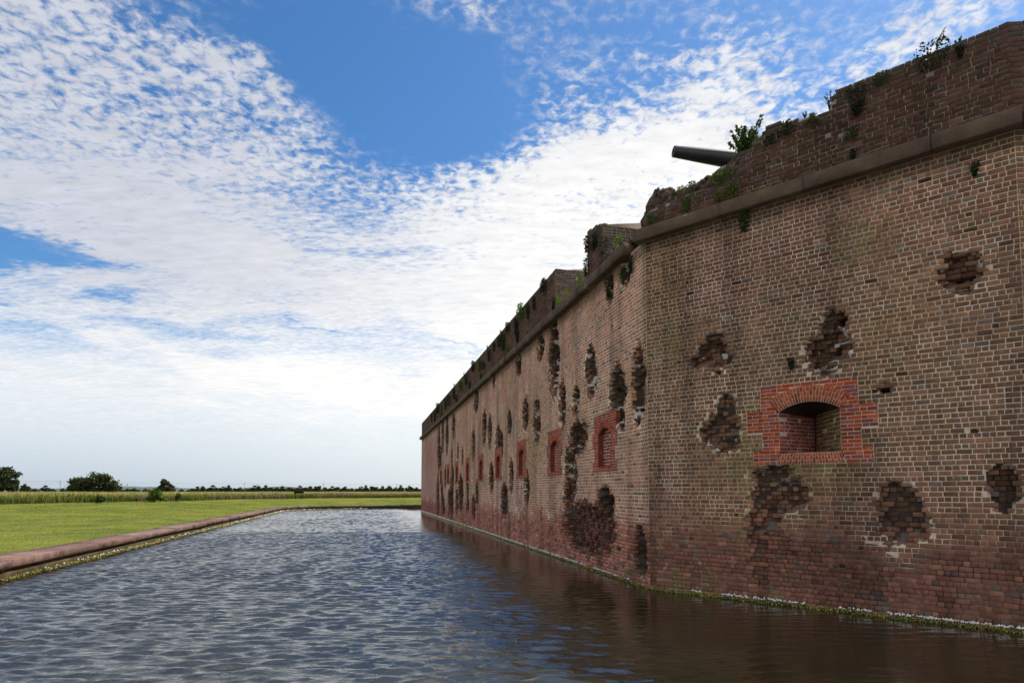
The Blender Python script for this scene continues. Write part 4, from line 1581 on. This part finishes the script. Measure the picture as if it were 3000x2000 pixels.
def place_tree(px, top, wpx, k, label, group='trees in the far treeline', Y=Yf):
    src = protos[k]
    H = (1439 - top) / 1760 * Y + 1.4
    W = wpx / 1760 * Y
    if not used[k]:
        used[k] = True
        t = src
    else:
        t = src.copy()
        COL.objects.link(t)
        for ch in src.children:
            c2 = ch.copy()
            c2.parent = t
            COL.objects.link(c2)
    t.location = (sky_x(px, Y), Y, 0.55)
    t.scale = (1.1 * W / 8.0, 1.1 * W / 8.0, 1.22 * H / 6.0)
    t.rotation_euler = (0, 0, rng.uniform(0, 6.28))
    t['label'] = label
    t['category'] = 'tree'
    t['group'] = group
    return t


for px, top, w, k, lab in ((76, 1418, 26, 0, 'small rounded tree just to the right of the tall left-edge oak'), (104, 1431, 26, 2, 'low dark tree between the small rounded tree and the utility pole'), (134, 1425, 28, 1, 'small peaked tree nearest the leftmost utility pole on its left'), (156, 1431, 24, 2, 'low tree touching the foot of the leftmost utility pole'), (187, 1430, 18, 0, 'small tree tucked between the utility pole and the spreading oak'), (350, 1430, 22, 1, 'low tree at the right foot of the spreading oak'), (374, 1431, 24, 2, 'low grey-green tree midway between the spreading oak and the bright bush'), (396, 1430, 28, 0, 'rounded low tree just left of the bright green bush'), (428, 1432, 18, 1, 'tiny tree half hidden by the bright green bush'), (533, 1432, 18, 2, 'small rounded tree alone in the gap right of the peaked tree')):
    place_tree(px, top, w, k, lab, 'small trees on the marsh edge')
line = [(562, 1431, 24), (578, 1428, 26), (594, 1425, 24), (610, 1430, 22), (626, 1425, 28), (645, 1429, 24), (658, 1426, 26), (673, 1425, 24), (688, 1430, 20), (704, 1428, 22), (722, 1432, 16), (736, 1431, 18), (753, 1423, 42), (778, 1425, 26), (797, 1428, 24), (814, 1428, 26), (830, 1427, 24), (846, 1428, 22), (860, 1430, 20), (880, 1426, 26), (898, 1428, 20), (908, 1425, 26), (926, 1428, 22), (938, 1424, 24), (955, 1428, 24), (974, 1427, 22), (992, 1427, 26), (1012, 1426, 22), (1030, 1432, 22), (1045, 1431, 20), (1058, 1426, 26), (1074, 1425, 22), (1088, 1425, 26), (1104, 1427, 22), (1120, 1427, 24), (1142, 1424, 28), (1160, 1428, 18), (1176, 1425, 24), (1200, 1424, 24), (1222, 1428, 22)]
for i, (px, top, w) in enumerate(line):
    place_tree(px, top - 0.6, w * 1.12, i % 3, NUM[len(line) - 1 - i] + ' dark tree of the far treeline counting away from the fort')
# distant low woods behind everything: reads as one mass
V, F = [], []
xs = np.linspace(-900, 300, 400)
top = 4 + 7 * vnoise(xs, xs * 0, 0.02, 91, 4)
n = len(xs)
for y0 in (900, 930):
    V += [(x, y0, -0.5) for x in xs] + [(x, y0 + 6, t_) for x, t_ in zip(xs, top)]
idx = np.arange(4 * n).reshape(4, n)
F = np.concatenate([np.stack([idx[a, :-1], idx[a, 1:], idx[b_, 1:], idx[b_, :-1]], -1) for a, b_ in ((0, 1), (1, 3), (3, 2))])
M_FAR = mottled('far_wood', [(0.3, (0.10, 0.13, 0.13)), (0.7, (0.16, 0.20, 0.20))], scale=0.05, fine=0.5, bs=0)
tag(mesh_np('far_woods', np.array(V), F, M_FAR), kind='stuff')


# ------------------------------------------------------------------ shrubs in the reeds
def shrub(px, Y, top, wpx, col, label, n=900):
    H = (1439 - top) / 1760 * Y + 1.05
    W = wpx / 1760 * Y
    root = empty('marsh_shrub', (sky_x(px, Y), Y, 0.9))
    tag(root, label, 'shrub', 'shrubs among the reeds')
    m = MB()
    for k in range(5):
        a = rng.uniform(0, 6.28)
        m.tube([(0, 0, -0.1), (math.cos(a) * W * 0.15, math.sin(a) * W * 0.15, H * 0.4), (math.cos(a) * W * 0.32, math.sin(a) * W * 0.32, H * 0.8)], [0.04, 0.03, 0.01], 5)
    m.build('stem', M_BARK, root)
    cl = [(rng.uniform(-.36, .36) * W, rng.uniform(-.3, .3) * W, rng.uniform(0.3, 0.86) * H) for _ in range(14)]
    cl = np.array([c for c in cl])
    cl[:, 2] *= 1 - 0.45 * np.abs(cl[:, 0]) / (0.4 * W)

    def cf(k):
        i = rng.integers(0, len(cl), k)
        return cl[i] + rng.normal(size=(k, 3)) * np.array([0.09 * W, 0.09 * W, 0.09 * H])

    def cc(P_, k):
        return np.array(col) * rng.lognormal(0, 0.3, (k, 1))
    V, F, C = leaf_cloud(n, cf, 0.16, cc)
    mesh_np('foliage', V, F, M_LEAF, C, parent=root)


bright, mid_, deep = (0.085, 0.13, 0.022), (0.07, 0.105, 0.025), (0.05, 0.075, 0.022)
shrub(455, 66, 1428, 50, bright, 'big bright green bush standing above the reeds before the peaked tree', 2200)
shrub(212, 62, 1441, 34, bright, 'bright green shrub in the reeds below the spreading oak, left side', 1200)
shrub(142, 62, 1443, 36, mid_, 'mid green shrub in the reeds left of the spreading oak', 1000)
shrub(38, 60, 1446, 26, deep, 'dark shrub in the reeds below the left-edge oak', 700)
shrub(262, 62, 1448, 44, bright, 'low wide bright shrub in the reeds right below the spreading oak', 900)
shrub(298, 60, 1448, 22, deep, 'small dark shrub at the lawn edge under the spreading oak', 500)
shrub(523, 70, 1441, 14, mid_, 'small upright shrub in the reeds right of the bright green bush', 500)
shrub(602, 78, 1444, 14, mid_, 'small shrub alone on the reeds midway along the lawn edge', 500)
shrub(690, 84, 1446, 60, bright, 'long low bright shrub left of the slanted information sign', 1300)
shrub(808, 92, 1441, 26, bright, 'leafy green shrub just left of the slanted information sign', 900)
shrub(838, 92, 1446, 20, mid_, 'low shrub close against the left post of the information sign', 600)
shrub(1109, 104, 1450, 14, bright, 'tiny bright shrub at the lawn edge right of the sign', 400)

# ------------------------------------------------------------------ sign on the lawn edge
sign = empty('information_sign', (-31.9, 90.0, 0.86))
sign.rotation_euler = (0, 0, R(196))
tag(sign, 'slanted information sign on two dark posts at the lawn edge', 'sign')
for sx in (-0.50, 0.50):
    m = MB()
    m.box((sx - 0.06, -0.06, -0.2), (sx + 0.06, 0.06, 1.10))
    m.build('leg', M_WOOD, sign)
ca, sa = math.cos(R(33)), math.sin(R(33))
tl = lambda p: (p[0], p[1] * ca - p[2] * sa + 0.0, 1.12 + p[1] * sa + p[2] * ca)
m = MB()
m.box((-0.70, -0.42, -0.04), (0.70, 0.42, 0.02), tl)
m.build('panel_frame', M_WOOD, sign)
m = MB()
m.box((-0.64, -0.36, 0.022), (0.64, 0.36, 0.03), tl)
m.build('panel', M_PANEL, sign)

# ------------------------------------------------------------------ utility poles and wires
poles = []
for px, top, lab in ((178, 1407, 'utility pole left of the spreading oak'), (717, 1413, 'utility pole above the middle of the far treeline'), (948, 1414, 'utility pole right of the information sign'), (1163, 1416, 'utility pole nearest the far end of the fort')):
    Y = 330 if px < 300 else 400
    x = sky_x(px, Y)
    H = (1439 - top) / 1760 * Y + 2
    po = empty('utility_pole', (x, Y, 0))
    tag(po, 'thin grey ' + lab, 'utility pole', 'utility poles across the marsh')
    m = MB()
    m.tube([(0, 0, 0), (0, 0, H)], [0.15, 0.10], 8)
    m.build('pole', M_POLE, po)
    m = MB()
    m.box((-0.9, -0.05, H - 0.75), (0.9, 0.05, H - 0.60))
    m.build('crossarm', M_POLE, po)
    poles.append((x, Y, H))
pp = [(-420.0, 300.0, 8.5)] + poles + [(20.0, 400.0, 7.3)]
for k, (dz, dx, lab) in enumerate(((-0.1, 0.0, 'topmost'), (-0.68, -0.8, 'middle'), (-1.9, 0.2, 'lowest'))):
    m = MB()
    for a_, b_ in zip(pp[:-1], pp[1:]):
        pts = []
        for i in range(13):
            f = i / 12
            p_ = np.array(a_) * (1 - f) + np.array(b_) * f
            pts.append((p_[0] + dx, p_[1], p_[2] + dz - 0.9 * 4 * f * (1 - f) * 0.6))
        m.tube(pts, 0.022, 4, cap=False)
    o = m.build('overhead_wire', M_WIRE)
    tag(o, 'thin %s power line strung between the far utility poles' % lab, 'power line', 'power lines across the marsh')


# ------------------------------------------------------------------ weeds rooted in the brickwork
def tuft(face, s, z, size, style, label, col=(0.055, 0.085, 0.025), n=None, dep=-0.02):
    """style: hang, clump, bush, twig, plume"""
    P0 = face.pt(np.array(float(s)), np.array(float(dep)), np.array(float(z)))
    up = np.array([0, 0, 1.0])
    parts_V, parts_F, parts_C = [], [], []
    root = empty('weed', tuple(P0))
    tag(root, label, 'weed', 'weeds rooted in the fort brickwork')
    st = MB()
    if style in ('bush', 'twig', 'plume'):
        ns = {'bush': 26, 'twig': 4, 'plume': 2}[style]
        tips = []
        for k in range(ns):
            a = rng.uniform(0, 6.28)
            sp = {'bush': 0.62, 'twig': 0.3, 'plume': 0.25}[style] * rng.uniform(0.2, 1)
            hh = size * rng.uniform(0.6, 1.0) * (1 - 0.25 * sp)
            hor = (face.d * math.cos(a) + face.n * math.sin(a) * 0.6) * sp * size
            pts = [np.array([0, 0, -0.04]), hor * 0.35 + up * hh * 0.5, hor + up * hh]
            if style == 'plume':
                pts[2] = hor * 0.3 + up * hh + face.d * 0.32 * size
                hh *= 0.6 if k else 1.0
            st.tube(pts, [0.010, 0.007, 0.003], 5)
            tips.append(pts)
        nl = {'bush': 55, 'twig': 22, 'plume': 60}[style]

        def cf(_):
            out = []
            for pts in tips:
                for q in range(nl):
                    f = rng.uniform(0.25 if style != 'twig' else 0.45, 1.02)
                    c_ = pts[0] * (1 - f) ** 2 + 2 * pts[1] * f * (1 - f) + pts[2] * f * f
                    out.append(c_ + rng.normal(size=3) * (0.028 if style == 'plume' else 0.045) * size * (1.25 - f))
            return np.array(out)
        lf_ = {'bush': 0.030, 'twig': 0.030, 'plume': 0.016}[style] * max(size, 0.4) / 0.6
    else:
        nl = int((n or (150 if style == 'hang' else 130)) * 1.7)

        def cf(_):
            k = nl
            a = rng.uniform(-1, 1, k)
            r_ = np.abs(rng.normal(0, 0.5, k))
            if style == 'hang':
                zz = -size * np.abs(rng.random(k)) ** 0.8 + 0.08 * size
                w = 0.32 * size * (1 - 0.7 * np.abs(zz) / size)
                return face.d * (a * w)[:, None] + face.n * (0.02 + 0.14 * size * rng.random(k) * (1 - 0.5 * np.abs(zz) / size))[:, None] + up * zz[:, None]
            zz = size * rng.uniform(-0.35, 0.5, k)
            return face.d * (a * 0.5 * size * np.sqrt(np.clip(1 - (zz / size * 1.6) ** 2, 0.05, 1)))[:, None] + face.n * (0.02 + 0.20 * size * rng.random(k))[:, None] + up * zz[:, None]
        lf_ = 0.045 * size ** 0.6
        st.tube([np.array([0, 0, 0.0]) - face.n * 0.05, face.n * 0.08 * size + up * 0.05 * size], [0.012, 0.004], 5)
    cc = lambda P_, k: np.clip(np.array(col) * rng.lognormal(0, 0.35, (k, 1)), 0.005, 0.6)
    V, F, C = leaf_cloud(1, cf, lf_, cc)
    mesh_np('foliage', V, F, M_LEAF, C, parent=root)
    st.build('stem', M_BARK, root)
    return root


G_, GB, GY, GD = (0.045, 0.065, 0.020), (0.085, 0.135, 0.02), (0.14, 0.14, 0.03), (0.026, 0.033, 0.016)
tuft(FN, 2.06, 8.36, 0.85, 'bush', 'leafy bush growing on the rubble right beside the cannon barrel', (0.06, 0.10, 0.03), dep=0.25)
for s, z, sz, stl, c, lab in (
    (1.59, 8.08, 0.26, 'clump', GB, 'bright green clump low on the rubble under the cannon'),
    (1.80, 8.12, 0.24, 'clump', GB, 'bright tuft at the right end of the rubble below the leafy bush'),
    (1.88, 7.74, 0.34, 'clump', GB, 'spreading green plant sitting on the cornice below the leafy bush'),
    (1.62, 7.72, 0.20, 'clump', GY, 'small yellow-green plant on the cornice left of the spreading plant'),
    (0.96, 7.93, 0.30, 'hang', GB, 'green plant hanging down the low brick courses near the cornice corner'),
    (0.84, 8.12, 0.17, 'clump', GY, 'yellowish clump on the rubble crest left of the cannon'),
    (1.08, 8.12, 0.20, 'clump', G_, 'dull green clump on the rubble crest next to the yellowish one'),
    (0.17, 7.72, 0.20, 'clump', GB, 'small bright tuft at the broken end of the rubble above the cornice'),
    (2.10, 7.28, 0.42, 'hang', G_, 'dark green tuft hanging under the cornice of the corner face'),
    (5.16, 8.96, 0.36, 'plume', (0.03, 0.045, 0.05), 'dark feathery plume sprouting on top of the parapet near its right end'),
    (5.10, 8.84, 0.50, 'clump', GD, 'large dark stain-like mat of weeds just under the parapet top'),
    (4.04, 8.86, 0.55, 'hang', GD, 'dark weeds hanging down the tall parapet right of its step'),
    (4.40, 8.80, 0.26, 'clump', G_, 'round green tuft near the top of the tall parapet'),
    (2.89, 8.56, 0.30, 'clump', GD, 'dark tuft on the lower parapet left of the step'),
    (3.34, 8.53, 0.22, 'clump', G_, 'small green tuft in the notch of the parapet below the twig'),
    (3.93, 8.05, 0.24, 'clump', G_, 'green tuft growing in the middle of the tall parapet face'),
    (3.95, 7.78, 0.20, 'hang', GD, 'small brown weed just above the cornice on the tall parapet'),
    (2.60, 8.47, 0.20, 'clump', GD, 'small dark tuft at the left end of the lower parapet'),
    (5.45, 8.86, 0.22, 'hang', GD, 'small dark weed under the parapet top by the wall corner'),
    (2.87, 4.36, 0.22, 'hang', GD, 'small dark weed on the corner wall above the red brick opening'),
    (5.55, 6.95, 0.22, 'hang', GD, 'small weed below the cornice near the right edge'),
):
    tuft(FN, s, z, sz, stl, lab, c)
tuft(FN, 3.60, 8.66, 0.40, 'twig', 'thin leafy twig standing at the step of the parapet', (0.05, 0.065, 0.05), dep=0.03)
tuft(FN, 3.20, 8.66, 0.16, 'twig', 'tiny sprig on the lower parapet left of the leafy twig', (0.05, 0.065, 0.05), dep=0.03)
tuft(FN, 5.42, 8.95, 0.16, 'twig', 'tiny sprig on the parapet top right of the feathery plume', (0.05, 0.065, 0.05), dep=0.1)
tuft(FN, 4.88, 8.95, 0.10, 'twig', 'tiny sprig on the parapet top left of the feathery plume', (0.05, 0.065, 0.05), dep=0.1)
for s, z, sz, stl, c, lab in (
    (2.70, 8.62, 0.40, 'hang', GD, 'dark weeds on the top edge of the short parapet stub'),
    (3.30, 8.75, 0.42, 'hang', GD, 'dark weeds draping the upper far end of the short parapet stub'),
    (3.34, 8.20, 0.50, 'hang', GD, 'dark weeds draping the lower far end of the short parapet stub'),
    (2.90, 8.35, 0.25, 'clump', G_, 'small green clump on the face of the short parapet stub'),
    (2.05, 8.00, 0.45, 'clump', GD, 'dark mossy clump at the foot of the short parapet stub'),
    (1.20, 7.80, 0.34, 'clump', GB, 'bright green plant in the gap where the two cornices meet'),
    (0.60, 7.20, 0.40, 'hang', GD, 'dark weeds hanging in the break of the cornice at the wall corner'),
    (0.98, 7.08, 0.40, 'hang', G_, 'green tuft hanging below the broken cornice on the long wall'),
    (1.84, 7.16, 0.60, 'hang', GD, 'long dark tuft hanging below the cornice, second from the wall corner'),
    (4.9, 7.72, 0.40, 'clump', GY, 'yellow-green weeds on the cornice in the gap of the long parapet'),
    (5.6, 7.76, 0.45, 'clump', GB, 'bright weeds on the cornice at the near end of the long parapet'),
    (3.8, 7.78, 0.34, 'clump', GB, 'bright weeds on the cornice just beyond the short parapet stub'),
    (6.15, 8.00, 0.50, 'hang', GD, 'dark weeds on the lower corner of the long parapet end'),
):
    tuft(FL, s, z, sz, stl, lab, c)
LP = [(7.2, 8.86, .55), (8.4, 8.86, .5), (9.2, 8.86, .6), (10.1, 8.86, .75), (10.9, 8.80, .7), (10.74, 8.30, .5), (12.3, 8.84, .5), (13.1, 8.84, .85), (12.4, 8.05, .7), (13.7, 8.6, .6), (15.0, 8.84, .45), (16.1, 8.84, .7), (17.4, 8.3, .5), (18.4, 8.84, .7), (18.0, 8.0, .5), (20.2, 8.84, .7), (21.4, 8.2, .6), (22.6, 8.84, .7), (24.5, 8.5, .8), (26.2, 8.2, .8), (27.4, 8.84, .8), (29.6, 8.4, .9), (31.5, 8.84, .9), (33.8, 8.7, 1.0), (35.8, 8.7, 1.0), (38.0, 8.8, 1.0), (40.5, 8.84, .8)]
for i, (s, z, sz) in enumerate(LP):
    tuft(FL, s, z - 0.16 * sz - 0.03, sz * 0.9, 'hang' if i % 3 else 'clump', NUM[i] + ' weed tuft along the long parapet counting from its near end', (GD, G_, G_, GB, GD)[i % 5], n=260)
for i, (s, sz) in enumerate(((11.2, .2), (14.1, .2), (17.0, .2), (20.6, .22), (24.0, .25), (28.0, .3))):
    tuft(FL, s, 8.95, sz, 'twig', NUM[i] + ' thin sprig standing on the long parapet top, from its near end', G_, dep=0.05)


# ------------------------------------------------------------------ growth along the waterline
def fringe(name, ptf, length, per_m, white_per_m, label, far):
    V, F, C = [], [], []
    ng = int(length * per_m)
    u = length * rng.random(ng)
    base = np.array([[1, 0, 0], [-1, 0, 0], [0, 1, 0], [0, -1, 0], [0, 0, 1], [0, 0, -1]], float)
    of = np.array([[0, 2, 4], [2, 1, 4], [1, 3, 4], [3, 0, 4], [2, 0, 5], [1, 2, 5], [3, 1, 5], [0, 3, 5]])
    zc = rng.random(ng) * 0.072 - 0.015
    out = 0.055 * (1 - zc / 0.09) * rng.random(ng) + 0.005
    P1 = ptf(u, out, zc)
    c1 = np.where((rng.random(ng) < 0.45)[:, None], [0.42, 0.38, 0.11], [0.13, 0.13, 0.04]) * rng.lognormal(0, 0.3, (ng, 1))
    nw = int(length * white_per_m)
    u2 = length * rng.random(nw)
    cl = vnoise(u2, u2 * 0, 3.0, 3, 2)
    u2 = u2[cl > 0.30]
    nw = len(u2)
    P2 = ptf(u2, 0.02 + 0.03 * rng.random(nw), 0.062 + 0.03 * rng.random(nw))
    c2 = np.tile([0.78, 0.77, 0.72], (nw, 1)) * rng.uniform(0.8, 1.1, (nw, 1))
    P_ = np.concatenate([P1, P2])
    r_ = np.concatenate([rng.uniform(0.006, 0.014, ng), rng.uniform(0.011, 0.021, nw)]) * far(np.concatenate([u, u2]))
    jit = rng.uniform(0.7, 1.3, (len(P_), 6, 1))
    V = (P_[:, None, :] + base[None] * r_[:, None, None] * jit).reshape(-1, 3)
    F = (np.arange(len(P_))[:, None, None] * 6 + of[None]).reshape(-1, 3)
    C = np.repeat(np.clip(np.concatenate([c1, c2]), 0, 0.9), 8, 0)
    o = mesh_np(name, V, F, M_WEED, C)
    tag(o, label, 'algae', kind='stuff')
    return o


fringe('waterline_growth', lambda u, o, z: FN.pt(u, -o, z), C2S + 0.02, 420, 85, 'yellow-green growth dotted with white along the foot of the corner wall', lambda u: 1 + 0 * u)
fringe('waterline_growth', lambda u, o, z: FL.pt(u, -o, z), LLEN, 200, 38, 'yellow-green growth dotted with white along the foot of the long wall', lambda u: 1 + 0.03 * u)
fringe('waterline_growth', lambda u, o, z: F3.pt(u, -o, z), 9.0, 300, 50, 'yellow-green growth along the foot of the right-hand wall', lambda u: 1 + 0 * u)


def kp(u, o, z):
    uu = u + 46
    q = np.stack([np.interp(uu, klen, kerb[:, i]) for i in range(2)], 1)
    nn = np.stack([np.interp(uu, klen, kn[:, i]) for i in range(2)], 1)
    return np.concatenate([q - nn * (o * 1.5 - 0.01)[:, None], (z * 0.9 + 0.01)[:, None]], 1)


fringe('waterline_growth', kp, 60.0, 110, 5, 'yellow-green growth along the waterline of the low moat wall', lambda u: 1.3 + 0.03 * u)
